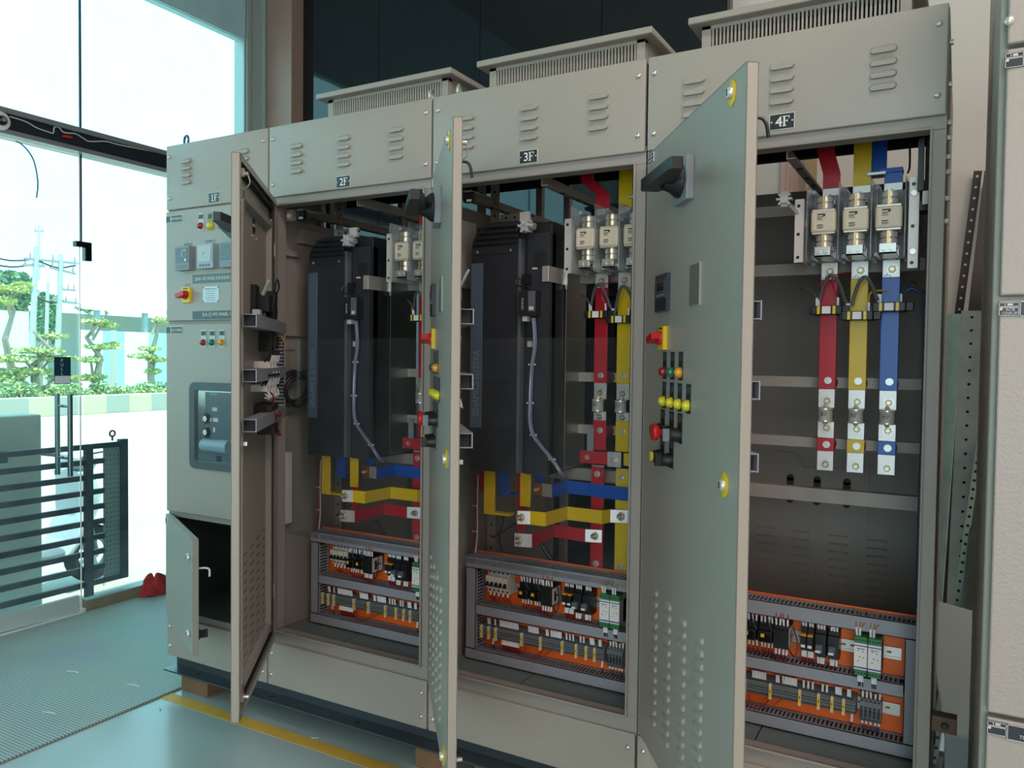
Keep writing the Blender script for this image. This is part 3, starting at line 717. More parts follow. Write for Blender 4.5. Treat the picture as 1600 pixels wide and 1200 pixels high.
    button(d, .2, 1.216, mat('yellow_button', 'd9c63a', .4)); button(d, .285, 1.216, BLACK, sel=True, name='selector_switch')
    plate_label(d, .006, .062, 2.068, 2.095, '~~', h=.009)
    # latch hook and device backs on the inner face
    if i > 1:
      b = MB(); b.tube([(DW - .012, .024, 1.992), (DW - .01, .04, 1.99), (DW - .006, .048, 1.975), (DW - .006, .052, 1.95)], .004, 7); ob('latch_hook', b, BLACK, d)
    for n_, (zz, x1) in enumerate(((1.594, .70), (1.42, .70), (1.262, .70))):
        b = MB(); h = .02
        xA, xB = .02, x1
        b.box(xA, xB, .0225, .025, zz - h, zz + h); b.box(xA, xB, .025, .066, zz - h, zz - h + .002); b.box(xA, xB, .025, .066, zz + h - .002, zz + h); b.box(xA, xB, .064, .067, zz - h - .001, zz + h + .001)
        b.box(xB - .02, xB - .018, .025, .06, zz - h + .003, zz + h - .003, 1)
        ob('wiring_duct', b, [DUCT, DUCTD], d)
    b = MB(); b.box(.03, .06, .0265, .06, 1.285, 1.57)
    for k in range(20): b.box(.0295, .0605, .03, .0605, 1.295 + k * .0137, 1.302 + k * .0137, 1)
    ob('wiring_duct', b, [DUCT, DUCTD], d)
    b = MB(); b.box(.27, .40, .003, .058, 1.64, 1.70, 0); b.box(.24, .29, .03, .064, 1.62, 1.72); b.box(.36, .44, .004, .02, 1.61, 1.73)
    
    for k in range(4): b.bar((.47 + .008 * k, .05, 1.69), (.475 + .012 * k, .075, 1.74), .006, .006, 1)
    b.box(.47, .51, .02, .045, 1.622, 1.64, 1)
    b.tube([(.26, .06, 1.7), (.22, .068, 1.74), (.3, .07, 1.76), (.38, .068, 1.66), (.34, .06, 1.615)], .003, 6, 0)
    b.tube([(.28, .06, 1.68), (.31, .072, 1.655), (.27, .06, 1.615)], .003, 6, 0)
    ob('meter_back', b, [BLACK, mat('pale_terminal', 'b9cfc8', .5)], d, bevel=.001)
    b = MB(); b.box(.17, .235, .003, .06, 1.51, 1.57); b.box(.25, .27, .003, .05, 1.5, 1.575); b.tube([(.2, .06, 1.56), (.22, .085, 1.55), (.2, .07, 1.52)], .003, 6, 1)
    ob('switch_back', b, [BLACK, mat('amber_wire', 'b98a4a', .5)], d, bevel=.001)
    for zz, xs_ in ((1.452, (.21, .283, .354)), (1.37, (.21, .281, .35, .421))):
        b = MB()
        for x_ in xs_: b.box(x_ - .015, x_ + .015, .003, .04, zz - .012, zz + .012); b.box(x_ - .009, x_ + .009, .04, .058, zz - .012, zz + .012); b.bar((x_ - .012, .06, zz + .01), (x_ - .006, .066, zz + .034), .006, .006, 2); b.bar((x_ + .006, .06, zz + .01), (x_ + .008, .066, zz + .034), .006, .006, 2); b.bar((x_, .06, zz - .01), (x_ + .004, .066, zz - .032), .006, .006, 2)
        for x_ in xs_:
            b.tube([(x_, .05, zz + .02), (x_ - .01, .065, zz + .042), (x_ + .05, .068, zz + .046), (x_ + .08, .05, zz + .01)], .003, 6, 1)
            b.tube([(x_, .05, zz - .02), (x_ + .02, .066, zz - .036), (x_ + .07, .06, zz - .03)], .0025, 6, 2)
        ob('lamp_backs', b, [WHITE, WIREB, FERR], d)
    for zz, xs_ in ((1.29, (.2, .283, .355)), (1.216, (.2, .285))):
        b = MB()
        for x_ in xs_: b.box(x_ - .02, x_ + .02, .003, .045, zz - .02, zz + .02); b.box(x_ - .012, x_ + .012, .045, .062, zz - .024, zz + .016)
        b.tube([(xs_[0], .06, zz), (xs_[0] + .03, .075, zz - .03), (xs_[-1], .06, zz - .01)], .003, 6, 1); b.tube([(xs_[-1], .06, zz + .01), (xs_[-1] + .03, .072, zz + .05), (xs_[-1] + .05, .06, zz + .07)], .003, 6, 1)
        ob('contact_blocks', b, [BLACK, WIRER], d)
    b = MB(); b.lathe([(0, .028), (.001, .028), (.001, 0)], (.376, .0026, 1.94), (0, 1, 0), 18, 0); b.box(.351, .401, .003, .007, 1.935, 1.945, 1)
    for dx, dz in ((-.04, -.04), (.04, -.04), (-.04, .04), (.04, .04)): b.cyl((.376 + dx, .002, 1.94 + dz), (.376 + dx, .01, 1.94 + dz), .004, n=8, mi=1)
    ob('handle_back', b, [BLACK, ZINC], d)
    b = MB(); b.box(DW - .055, DW - .04, .004, .03, 2.04, 2.065); b.cyl((DW - .048, .03, 2.05), (DW - .048, .042, 2.05), .006, n=8); b.tube([(DW - .048, .04, 2.05), (DW - .055, .045, 2.02), (DW - .065, .02, 2.0)], .002, 6); ob('lock_cam', b, ZINC, d)
    b = MB(); b.box(DW - .055, DW - .04, .004, .03, .385, .41); b.cyl((DW - .048, .03, .4), (DW - .048, .046, .4), .006, n=8); ob('lock_cam', b, ZINC, d)
    b = MB(); b.box(DW - .052, DW - .044, .004, .04, 1.2, 1.212); ob('lock_cam', b, ZINC, d)
    return d
DOORS[1] = make_door(1, .03, 52.25)
DOORS[2] = make_door(2, .815, 50.75)
DOORS[3] = make_door(3, 1.61, 55.0)
# ---------------------------------------------------------------- the 1F cubicle: two closed compartments and a small open door
c1 = CUB[0]
XA, XB = XS[0] + .004, XS[1] - .004
b = MB(); b.box(XA, XB, -.002, .02, 1.632, 2.112); mdoor = ob('door', b, BODY, c1, bevel=.004, seg=3)
b = MB(); b.box(XA, XB, -.002, .02, .79, 1.618); bdoor = ob('door', b, BODY, c1, bevel=.004, seg=3)
Y0 = -.002
LABT = mat('label_slate', '39494c', 0.4); LIGHTL = mat('pale_legend', 'b8c4bf', .4)
lamp(mdoor, -.394, 2.035, LENSR, Y0, LIGHTL); lamp(mdoor, -.334, 2.032, LENSY, Y0, mat('olive_legend', '8f8c4e', .4))
rotary_handle(mdoor, -.062, 1.94, Y0, half=.13, tilt=-.62)
plate_label(mdoor, XA + .004, XA + .034, 2.062, 2.093, '', LABT, y=Y0); plate_label(mdoor, XA + .036, -.512, 2.062, 2.093, 'METERING', LABT, y=Y0, h=.012)
plate_label(bdoor, XA + .004, XA + .034, 1.577, 1.608, '', LABT, y=Y0); plate_label(bdoor, XA + .036, -.512, 1.577, 1.608, 'INCOMER', LABT, y=Y0, h=.012)
b = MB(); b.box(-.526, -.435, Y0 - .03, Y0, 1.848, 1.95); b.box(-.518, -.443, Y0 - .032, Y0 - .0299, 1.88, 1.942, 1)
b.tube([(-.462 + .016 * math.cos(t), Y0 - .033, 1.917 + .016 * math.sin(t)) for t in [math.pi * k / 7 + .6 for k in range(9)]], .0016, 5, 2)
b.bar((-.498, Y0 - .0325, 1.902), (-.49, Y0 - .0325, 1.912), .002, .001, 2); b.box(-.46, -.452, Y0 - .0328, Y0 - .0318, 1.885, 1.896, 3); b.box(-.515, -.445, Y0 - .0306, Y0 - .03, 1.855, 1.87, 4)
ob('panel_meter', b, [METERG, mat('meter_glass', '5e6a6d', 0.15), WHITE, mat('seg_white', 'f2f5f2', .3), mat('meter_lip', '6d797c', .4)], mdoor, bevel=.002)
b = MB(); b.box(-.386, -.287, Y0 - .03, Y0, 1.85, 1.952); b.box(-.378, -.296, Y0 - .032, Y0 - .0299, 1.876, 1.945, 1)
for k in range(4): b.box(-.37 + k * .018, -.36 + k * .018, Y0 - .033, Y0 - .0299, 1.857, 1.868, 2)
b.bar((-.35, Y0 - .0325, 1.905), (-.335, Y0 - .0325, 1.92), .002, .001, 2)
ob('panel_meter', b, [mat('meter_blue_grey', '9fb3ba', .4), SCREENG, GREYP], mdoor, bevel=.002)
b = MB(); b.box(-.247, -.156, Y0 - .03, Y0, 1.848, 1.95); b.box(-.239, -.164, Y0 - .032, Y0 - .0299, 1.88, 1.942, 1)
ob('panel_meter', b, [METERG, mat('meter_glass', '5e6a6d', 0.15)], mdoor, bevel=.002)
plate_label(mdoor, -.505, -.455, 1.957, 1.968, '~', mat('clear_legend', '8a9a98', .4), tm=LABELB, y=Y0, border=False, h=.007)
plate_label(mdoor, -.368, -.31, 1.962, 1.974, '~', mat('clear_legend', '8a9a98', .4), tm=LABELB, y=Y0, border=False, h=.007)
plate_label(mdoor, -.447, -.147, 1.792, 1.828, '2000A VFD PANEL FOR BOILER ID FAN', mat('banner_slate', '5a6a6b', .4), y=Y0, h=.0135, border=False)
isolator(mdoor, -.48, 1.743, Y0); plate_label(mdoor, -.495, -.465, 1.783, 1.793, '~', mat('clear_legend', '8a9a98', .4), tm=LABELB, y=Y0, border=False, h=.006)
b = MB(); b.box(-.382, -.283, Y0 - .002, Y0, 1.708, 1.776)
for xx in (-.378, -.287):
    for zz in (1.712, 1.772): b.cyl((xx, Y0 - .002, zz), (xx, Y0 - .004, zz), .003, n=8, mi=1)
for k, ww in enumerate((.075, .05, .06, .04, .065, .05)):
    hh = .0028 if k == 0 else .0018; inkbar(b, -.3325, Y0 - .0022, 1.765 - k * .0095, ww, hh, 1)
ob('rating_plate', b, [mat('pale_plate', 'c3d5d8', .3), mat('plate_ink', '4a5a62', .5)], mdoor)
plate_label(mdoor, -.447, -.147, 1.638, 1.672, 'SJ & CJ VFD PANEL-1', mat('banner_slate2', '44555a', .4), y=Y0, h=.018, border=False)
for x_, L in ((-.378, LENSR), (-.323, LENSG), (-.264, LENSA)): lamp(bdoor, x_, 1.538, L, Y0, LIGHTL, pz=.03)
# air circuit breaker behind a framed window
b = MB(); X0, X1, Z0, Z1 = -.456, -.10, .996, 1.367; f = .034
def rrect(x0, x1, z0, z1, r, n=5):
    out = []
    for cx, cz, a0 in ((x1 - r, z1 - r, 0), (x0 + r, z1 - r, 90), (x0 + r, z0 + r, 180), (x1 - r, z0 + r, 270)):
        for k in range(n + 1):
            a = math.radians(a0 + 90 * k / n); out.append((cx + r * math.cos(a), cz + r * math.sin(a)))
    return out
oo = rrect(X0, X1, Z0, Z1, .03); ii = rrect(X0 + f, X1 - f, Z0 + f, Z1 - f, .01); n = len(oo)
vs = [(a, Y0, c) for a, c in oo] + [(a, Y0 - .014, c) for a, c in oo] + [(a, Y0 - .014, c) for a, c in ii] + [(a, Y0, c) for a, c in ii]
fs = []
for k in range(n):
    k2 = (k + 1) % n
    fs += [(k, k2, n + k2, n + k), (n + k, n + k2, 2 * n + k2, 2 * n + k), (2 * n + k, 2 * n + k2, 3 * n + k2, 3 * n + k)]
b.add(vs, fs)
ob('breaker_frame', b, mat('frame_slate', '4a5558', .45), bdoor, bevel=.0015)
b = MB(); b.box(X0 + f, X1 - f, Y0 - .003, Y0 - .001, Z0 + f, Z1 - f)
xL = X0 + f + .06
b.box(xL, X1 - f, Y0 - .006, Y0 - .003, Z0 + f + .004, Z1 - f - .006, 1)
b.box(xL + .03, xL + .075, Y0 - .007, Y0 - .006, Z1 - f - .018, Z1 - f - .008, 2)
for (ax, az, aw, ah) in ((.045, .07, .03, .016), (.01, .115, .03, .016), (.05, .115, .03, .016), (.05, .155, .012, .02)): b.box(xL + ax, xL + ax + aw, Y0 - .0075, Y0 - .006, Z1 - f - az - ah, Z1 - f - az, 3)
for zz in (1.213, 1.155): b.lathe([(.006, .022), (.012, .022), (.012, .015), (.017, .014), (.017, 0)], (xL + .01, Y0, zz), (0, -1, 0), 18, 4); b.lathe([(.0171, .013), (.0178, .012), (.0178, 0)], (xL + .01, Y0, zz), (0, -1, 0), 16, 3)
b.lathe([(0, .028), (.10, .028), (.10, .03), (.16, .03)], (xL, Y0 - .012, 1.10), (1, 0, 0), 20, 5)
b.box(xL + .07, xL + .1, Y0 - .0075, Y0 - .006, 1.035, 1.06, 4)
ob('air_circuit_breaker', b, [mat('mirror_face', '9fb0b6', .08, .9), mat('breaker_slate', '4f5d66', .4), mat('teal_badge', '1f9aa0', .4), OFFW, BLACK, mat('breaker_barrel', '7f94a0', .35)], bdoor, bevel=.001)
b = MB(); b.box(X0 + f, X1 - f, Y0 - .0135, Y0 - .0125, Z0 + f, Z1 - f); ob('breaker_window', b, ACRY, bdoor)
# the small door of the lower compartment, ajar
hx, hy, ang = -.622, -.006, 28.0
b = MB(); W1, za, zb = .596, .328, .778
b.box(0, W1, 0, .002, za, zb); b.box(0, .002, 0, .022, za, zb); b.box(W1 - .002, W1, 0, .022, za, zb); b.box(0, W1, 0, .022, za, za + .002); b.box(0, W1, 0, .022, zb - .002, zb)
sd = ob('door', b, BODY, c1, loc=(hx, hy, 0), rotz=-math.radians(ang), bevel=.001)
for zz in (.70, .40): door_lock(sd, W1 - .055, zz, sleeve=False)
b = MB(); b.tube([(W1 - .02, .02, .66), (W1 - .01, .05, .66), (W1 + .005, .06, .655), (W1 + .008, .06, .63)], .004, 6); ob('latch_hook', b, WHITE, sd)
b = MB(); b.box(W1 - .05, W1 - .02, .004, .03, .38, .42); b.box(W1 - .03, W1 - .022, .02, .06, .385, .415); ob('lock_cam', b, BLACK, sd)
plate_label(sd, .006, .04, .735, .765, '', LABT)
b = MB(); g0 = .02; b.box(g0, W1 - g0, .003, .016, zb - .035, zb - .02); b.box(g0, W1 - g0, .003, .016, za + .02, za + .035); b.box(g0, g0 + .014, .003, .016, za + .02, zb - .02); b.box(W1 - g0 - .014, W1 - g0, .003, .016, za + .02, zb - .02); ob('gasket', b, RUBBER, sd)
b = MB(); pts = [(-.27, .49, .76), (-.272, .485, .65), (-.268, .48, .5), (-.255, .46, .40), (-.22, .42, .36), (-.15, .40, .356)]
b.tube(pts, .008, 8)
for k in range(2): b.torus((-.2, .36 + k * .05, .358 + k * .012), (0, 0.1, 1), .075, .007, 24, 6)
ob('black_cable', b, WIREB, label='black cable hanging down inside the open lower compartment of the 1F cubicle', cat='cable')
# ================================================================ INSIDE THE CUBICLES
CN = {1: '2F', 2: '3F', 3: '4F'}
X0C = {1: 0.0, 2: 0.8, 3: 1.6}
SH = {1: .018, 2: 0.0, 3: 0.0}
# ---------------------------------------------------------------- orange plates with ducting and rails
SLOT = DUCTD
def duct_h(b, x0, x1, y0, y1, z0, z1):
    b.box(x0, x1, y0, y0 + .002, z0, z1)                    # lid
    b.box(x0, x1, y1 - .002, y1, z0, z1)
    b.box(x0, x1, y0, y0 + .012, z1 - .002, z1); b.box(x0, x1, y0, y0 + .012, z0, z0 + .002)
    b.box(x0, x1, y1 - .012, y1, z1 - .002, z1); b.box(x0, x1, y1 - .012, y1, z0, z0 + .002)
    b.box(x0, x1, y0 + .012, y1 - .012, z0 + .004, z1 - .006, 1)
    p = .0125; n = int((x1 - x0) / p)
    for k in range(n):
        xx = x0 + (k + .3) * p; b.box(xx, xx + p * .55, y0 + .01, y1 - .01, z1 - .003, z1 - .001); b.box(xx, xx + p * .55, y0 + .01, y1 - .01, z0 + .001, z0 + .003)
def duct_v(b, x0, x1, y0, y1, z0, z1):
    b.box(x0, x1, y0, y0 + .002, z0, z1); b.box(x0, x1, y1 - .002, y1, z0, z1)
    b.box(x0, x0 + .002, y0, y0 + .012, z0, z1); b.box(x1 - .002, x1, y0, y0 + .012, z0, z1); b.box(x1 - .002, x1, y1 - .012, y1, z0, z1)
    b.box(x0 + .004, x1 - .006, y0 + .012, y1 - .012, z0, z1, 1)
    p = .0125; n = int((z1 - z0) / p)
    for k in range(n):
        zz = z0 + (k + .3) * p; b.box(x1 - .003, x1 - .001, y0 + .01, y1 - .01, zz, zz + p * .55); b.box(x0 + .001, x0 + .003, y0 + .01, y1 - .01, zz, zz + p * .55)
RAILHOLE = mat('rail_hole_orange', 'b5491b', .6)
def make_plate(i):
    x0 = X0C[i]; s = SH[i]; nm = CN[i]
    t = thing('mounting_plate', (x0 + .41, .25, .36), 'orange mounting plate with grey slotted wiring ducts at the bottom of the %s cubicle' % nm, 'plate', 'orange mounting plates')
    xa, xb = x0 + .045 + s, x0 + .765
    b = MB(); b.box(xa, xb, .252, .255, .358, .751); ob('plate', b, ORANGE, t)
    for (z0, z1) in ((.70, .745), (.528, .566), (.356, .396)):
        b = MB(); duct_h(b, xa + .045 if z0 < .69 and z0 > .4 else xa, xb - .04 if z0 < .69 and z0 > .4 else xb, .182, .2515, z0, z1); ob('wiring_duct', b, [DUCT, SLOT], t)
    for (x_0, x_1) in ((xa, xa + .043), (xb - .038, xb)):
        b = MB(); duct_v(b, x_0, x_1, .183, .2505, .398, .698); ob('wiring_duct', b, [DUCT, SLOT], t)
    for zz in (.632, .466):
        b = MB(); r0, r1 = xa + .05, xb - .05
        b.box(r0, r1, .244, .2455, zz - .0175, zz - .0125); b.box(r0, r1, .244, .2455, zz + .0125, zz + .0175); b.box(r0, r1, .2445, .2515, zz - .0135, zz - .012); b.box(r0, r1, .2445, .2515, zz + .012, zz + .0135); b.box(r0, r1, .250, .2515, zz - .013, zz + .013)
        n = int((r1 - r0) / .025)
        for k in range(n):
            xx = r0 + (k + .5) * .025; b.box(xx - .006, xx + .006, .2494, .25, zz - .003, zz + .003, 1)
        ob('din_rail', b, [ZINC, RAILHOLE], t)
    return t
PLATES = {i: make_plate(i) for i in (1, 2, 3)}
def ferr(b, x, y, z, up, n, dx, mi=0, wi=1, L=.022, jit=.004, long=.04, rnd=random):
    # numbered ferrules with wire tails, going up (+1) or down (-1)
    for k in range(n):
        xx = x + k * dx; j = rnd.uniform(-jit, jit); z1 = z + up * L
        b.cyl((xx, y, z), (xx + j * .5, y - .003, z1), .0034, n=6, mi=mi)
        b.tube([(xx + j * .5, y - .003, z1), (xx + j, y + .006, z1 + up * long * .5), (xx + j * 2, y + .03, z1 + up * long)], .0017, 5, wi)
def base_thing(name, x, z, label, cat, group): return thing(name, (x, .244, z), label, cat, group)
# --- prototypes, built for the 3F cubicle
PX = .8
def mcb(x, z, poles, label):
    t = base_thing('circuit_breaker', x, z, label, 'circuit breaker', 'white miniature circuit breakers')
    w_ = .0178 * poles
    b = MB(); b.prism([(.244, z - .042), (.244, z + .042), (.20, z + .042), (.20, z + .023), (.182, z + .021), (.182, z - .021), (.20, z - .023), (.20, z - .042)], 'x', x - w_ / 2 + .0003, x + w_ / 2 - .0003)
    for k in range(poles):
        xc = x - w_ / 2 + .0178 * (k + .5)
        b.cyl((xc, .1995, z + .034), (xc, .201, z + .034), .0042, n=8, mi=1); b.cyl((xc, .1995, z - .034), (xc, .201, z - .034), .0042, n=8, mi=1)
        if k % 2 == 0: b.box(xc - .004, xc + .004, .1815, .182, z + .004, z + .012, 2)
        b.box(xc - .006, xc + .006, .1815, .182, z - .016, z - .002, 1)
    ob('body', b, [OFFW, BLACK, YELP], t, bevel=.0008)
    b = MB()
    for k in range(poles):
        xc = x - w_ / 2 + .0178 * (k + .5); b.prism([(.182, z - .004), (.172, z - .013), (.171, z - .009), (.182, z + .002)], 'x', xc - .005, xc + .005)
    b.box(x - w_ / 2 + .004, x + w_ / 2 - .004, .174, .178, z - .011, z - .008); ob('toggle', b, BLACK, t)
    b = MB(); ferr(b, x - w_ / 2 + .009, .205, z + .042, 1, poles, .0178, L=.012, long=.03); ob('wires', b, [FERR, WIRER], t); b = MB(); ferr(b, x - w_ / 2 + .009, .205, z - .042, -1, poles, .0178, L=.012, long=.03)
    ob('wires', b, [FERR, WIRER], t); return t
def contactor(x, z, label):
    t = base_thing('contactor', x, z, label, 'contactor', 'black contactors')
    b = MB(); b.box(x - .0225, x + .0225, .205, .244, z - .03, z + .03); b.box(x - .02, x + .02, .172, .205, z - .022, z + .012); b.box(x - .0225, x + .0225, .19, .244, z + .006, z + .034)
    for k in range(4): b.cyl((x - .0165 + k * .011, .1895, z + .026), (x - .0165 + k * .011, .191, z + .026), .0035, n=8, mi=2); b.cyl((x - .0165 + k * .011, .2045, z - .025), (x - .0165 + k * .011, .206, z - .025), .0035, n=8, mi=2)
    b.box(x - .017, x + .017, .1705, .172, z - .018, z + .007, 2)
    ob('body', b, [BLACK, YELP, BLACKG], t, bevel=.0012)
    b = MB(); b.box(x - .013, x - .002, .1695, .1706, z - .006, z + .005); ob('yellow_tag', b, YELP, t)
    b = MB(); ferr(b, x - .0165, .198, z + .034, 1, 4, .011, L=.02); ob('wires', b, [FERR, WIRER, WIREBL], t); b = MB(); ferr(b, x - .0165, .21, z - .03, -1, 4, .011, L=.018); ob('wires', b, [FERR, WIRER], t); b = MB(); b.tube([(x, .2, z + .05), (x + .01, .175, z + .04), (x + .02, .185, z + .01)], .002, 5, 0)
    ob('loop_wire', b, [WIREBL], t); return t
def overload(x, z, label):
    t = base_thing('auxiliary_contactor', x, z, label, 'contactor', 'grey faced auxiliary contactors')
    b = MB(); b.box(x - .0225, x + .0225, .168, .244, z - .033, z + .036)
    for k in range(4): b.cyl((x - .0165 + k * .011, .1675, z + .026), (x - .0165 + k * .011, .169, z + .026), .0035, n=8, mi=1)
    ob('body', b, [BLACK, BLACKG], t, bevel=.0012)
    b = MB(); b.box(x + .0226, x + .0236, .172, .235, z - .028, z + .03); b.box(x + .0237, x + .0241, .185, .2, z - .018, z + .018, 1); b.box(x + .0237, x + .0241, .185, .225, z - .003, z + .003, 1); ob('side_label', b, [OFFW, BLACK], t)
    b = MB(); ferr(b, x - .0165, .18, z + .036, 1, 4, .011, L=.02); ob('wires', b, [FERR, WIRER, WIREB], t); b = MB(); ferr(b, x - .0165, .18, z - .033, -1, 4, .011, L=.02); ob('wires', b, [FERR, WIRER], t); b = MB(); b.tube([(x + .015, .185, z - .03), (x + .04, .17, z - .05), (x + .045, .18, z - .01), (x + .03, .2, z + .03)], .0022, 5, 0)
    ob('loop_wire', b, [WIREB], t); return t
def relay(x, z, label):
    t = base_thing('plug_in_relay', x, z, label, 'relay', 'small plug-in relays')
    b = MB(); b.box(x - .0085, x + .0085, .205, .244, z - .036, z + .038); b.box(x - .008, x + .008, .185, .205, z - .022, z + .012)
    for k in range(2): b.cyl((x - .004 + k * .008, .2045, z + .03), (x - .004 + k * .008, .206, z + .03), .003, n=8, mi=0)
    ob('body', b, [BLACK], t, bevel=.001)
    b = MB(); b.box(x - .0075, x + .0075, .19, .204, z + .0125, z + .018); ob('yellow_clip', b, LENSA, t)
    b = MB(); b.box(x - .006, x + .006, .1842, .185, z - .02, z - .012); ob('white_tag', b, WHITE, t)
    b = MB(); ferr(b, x - .004, .212, z + .038, 1, 2, .008, L=.022); ob('wires', b, [FERR, WIRER], t); b = MB(); ferr(b, x - .005, .212, z - .036, -1, 3, .005, L=.02); ob('wires', b, [FERR, WIRER], t); return t
def starter(x, z, label):
    t = base_thing('motor_starter', x, z, label, 'switch', 'black motor protection switches with grey knobs')
    b = MB(); b.box(x - .015, x + .015, .20, .244, z - .042, z + .042); b.box(x - .015, x + .015, .188, .2, z - .028, z + .03); ob('body', b, BLACK, t, bevel=.001)
    b = MB(); b.box(x - .012, x + .008, .168, .188, z - .02, z + .004); b.box(x - .01, x + .002, .162, .168, z - .008, z + .002); ob('grey_knob', b, mat('knob_grey', '5d656b', .4), t, bevel=.002)
    b = MB(); b.box(x - .011, x + .003, .1672, .168, z - .019, z - .012); ob('white_tag', b, WHITE, t)
    b = MB(); ferr(b, x - .008, .206, z + .042, 1, 3, .008, L=.02); ob('wires', b, [FERR, WIRER], t); b = MB(); ferr(b, x - .008, .206, z - .042, -1, 3, .008, L=.02); ob('wires', b, [FERR, WIRER], t); return t
def converter(x, z, label):
    t = base_thing('signal_converter', x, z, label, 'signal converter', 'white and green signal converters')
    b = MB(); b.box(x - .0175, x + .0175, .165, .244, z - .044, z + .036); b.box(x - .0175, x + .0175, .2, .244, z - .058, z + .052); ob('body', b, mat('converter_grey', '8f9598', .5), t, bevel=.001)
    b = MB(); b.box(x - .0172, x + .0172, .1635, .165, z - .042, z + .034)
    b.box(x - .017, x + .017, .163, .1636, z + .026, z + .029, 1); b.box(x - .017, x + .017, .163, .1636, z - .038, z - .034, 1)
    for (ax, az) in ((-.008, .012), (.004, .01), (-.004, -.006), (.006, -.008), (-.008, -.018)): b.box(x + ax, x + ax + .004, .163, .1636, z + az, z + az + .003, 2)
    inkbar(b, x, .1632, z + .019, .02, .0025, 1)
    ob('front_label', b, [WHITE, BLUEP, GREYP], t)
    for z0, z1 in ((.036, .053), (-.06, -.044)):
        b = MB(); b.box(x - .017, x + .017, .164, .2, z + z0, z + z1)
        for k in range(4): b.cyl((x - .0125 + k * .0083, .1634, z + (z0 + z1) / 2), (x - .0125 + k * .0083, .165, z + (z0 + z1) / 2), .0025, n=8, mi=1)
        ob('green_terminal', b, [GREENP, DUCTD], t, bevel=.0008)
    b = MB(); ferr(b, x - .0125, .18, z + .053, 1, 2, .008, L=.024, wi=2); ob('wires', b, [FERR, WIREB, mat('thin_amber_wire', 'b3773a', .5)], t); b = MB(); ferr(b, x - .006, .18, z - .06, -1, 3, .005, L=.022, wi=1)
    ob('wires', b, [FERR, WIREB], t); b = MB(); b.tube([(x, .185, z + .075), (x + .006, .175, z + .09), (x + .015, .2, z + .085)], .0016, 5, 0)
    ob('loop_wire', b, [mat('thin_amber_wire', 'b3773a', .5)], t); return t
def fuse_terminal(x, z, label):
    t = base_thing('fuse_terminal', x, z, label, 'terminal block', 'grey fuse terminals on the lower rail')
    b = MB(); b.prism([(.244, z - .03), (.244, z + .03), (.205, z + .034), (.195, z + .02), (.19, z - .02), (.205, z - .034)], 'x', x - .0055, x + .0055)
    b.box(x - .0035, x + .0035, .185, .192, z - .016, z + .004, 1); b.cyl((x, .199, z + .026), (x, .202, z + .028), .003, n=7, mi=1); b.box(x - .003, x + .003, .1895, .192, z + .006, z + .014, 1)
    ob('body', b, [TERM, mat('terminal_dark', '2c2f31', .5)], t, bevel=.0006)
    b = MB(); ferr(b, x, .215, z + .032, 1, 1, .01, L=.022); ob('wires', b, [FERR, WIRER, WIREBL], t); b = MB(); ferr(b, x, .212, z - .034, -1, 1, .01, L=.01, wi=2); ob('wires', b, [FERR, WIRER, WIREBL], t); return t
MARKS = [.108, .14, .17, .28, .357, .444, .498, .536, .568]
def terminal_strip(x0, z, label):
    t = base_thing('terminal_strip', x0 + .35, z, label, 'terminal strip', 'long rows of grey terminals')
    xa, xb = x0 + .104, x0 + .6
    b = MB(); n = int((xb - xa) / .0062)
    b.prism([(.244, z - .026), (.244, z + .028), (.215, z + .024), (.2, z + .012), (.198, z - .012), (.212, z - .026)], 'x', xa, xb, 0)
    for k in range(n):
        xx = xa + k * .0062
        b.box(xx + .0004, xx + .0058, .1965, .2, z + .0055, z + .012); b.box(xx + .0004, xx + .0058, .1965, .2, z - .003, z + .0025); b.box(xx + .0004, xx + .0058, .1965, .2, z - .012, z - .0055)
        b.cyl((xx + .0031, .2065, z + .0185), (xx + .0031, .2085, z + .02), .002, n=6, mi=1)
    b.box(xa, xb, .1975, .1985, z - .0052, z - .0034, 1); b.box(xa, xb, .1975, .1985, z + .0028, z + .0052, 1)
    ob('terminals', b, [TERM, mat('terminal_dark', '2c2f31', .5)], t)
    for mx in MARKS:
        b = MB(); b.box(x0 + mx - .004, x0 + mx + .004, .188, .2, z - .026, z + .022); b.box(x0 + mx - .0035, x0 + mx + .0035, .1872, .188, z - .018, z + .015, 1); b.box(x0 + mx - .0012, x0 + mx + .0012, .1868, .1872, z - .004, z + .004, 2)
        ob('end_marker', b, [OFFW, YELP, BLACK], t)
    rr = random.Random(3)
    for (g0, n_, dx) in ((.128, 2, .0062), (.158, 1, .006), (.18, 13, .0062), (.30, 7, .0062), (.372, 2, .0062), (.392, 7, .0062), (.452, 3, .013), (.506, 2, .012), (.545, 3, .006), (.577, 2, .006)):
        b = MB(); ferr(b, x0 + g0, .212, z + .024, 1, n_, dx, L=.024, jit=.002, rnd=rr); ob('wire_bunch', b, [FERR, WIRER], t)
    b = MB(); ferr(b, x0 + .19, .212, z - .026, -1, 12, .0062, L=.016, jit=.002, rnd=rr)
    b.tube([(x0 + .27, .205, z - .05), (x0 + .31, .19, z - .062), (x0 + .36, .2, z - .05), (x0 + .39, .23, z - .028)], .0016, 5, 1)
    b.tube([(x0 + .29, .205, z - .03), (x0 + .3, .19, z - .055), (x0 + .33, .2, z - .06), (x0 + .35, .23, z - .04)], .0016, 5, 1)
    ob('wire_bunch', b, [FERR, WIRER], t)
    b = MB(); ferr(b, x0 + .15, .212, z - .026, -1, 1, .01, rnd=rr, wi=1); ob('wire', b, [FERR, WIREB], t); b = MB(); ferr(b, x0 + .59, .212, z - .026, -1, 1, .01, rnd=rr, wi=1); ob('wire', b, [FERR, WIREB], t); return t
ZR1, ZR2 = .640, .466
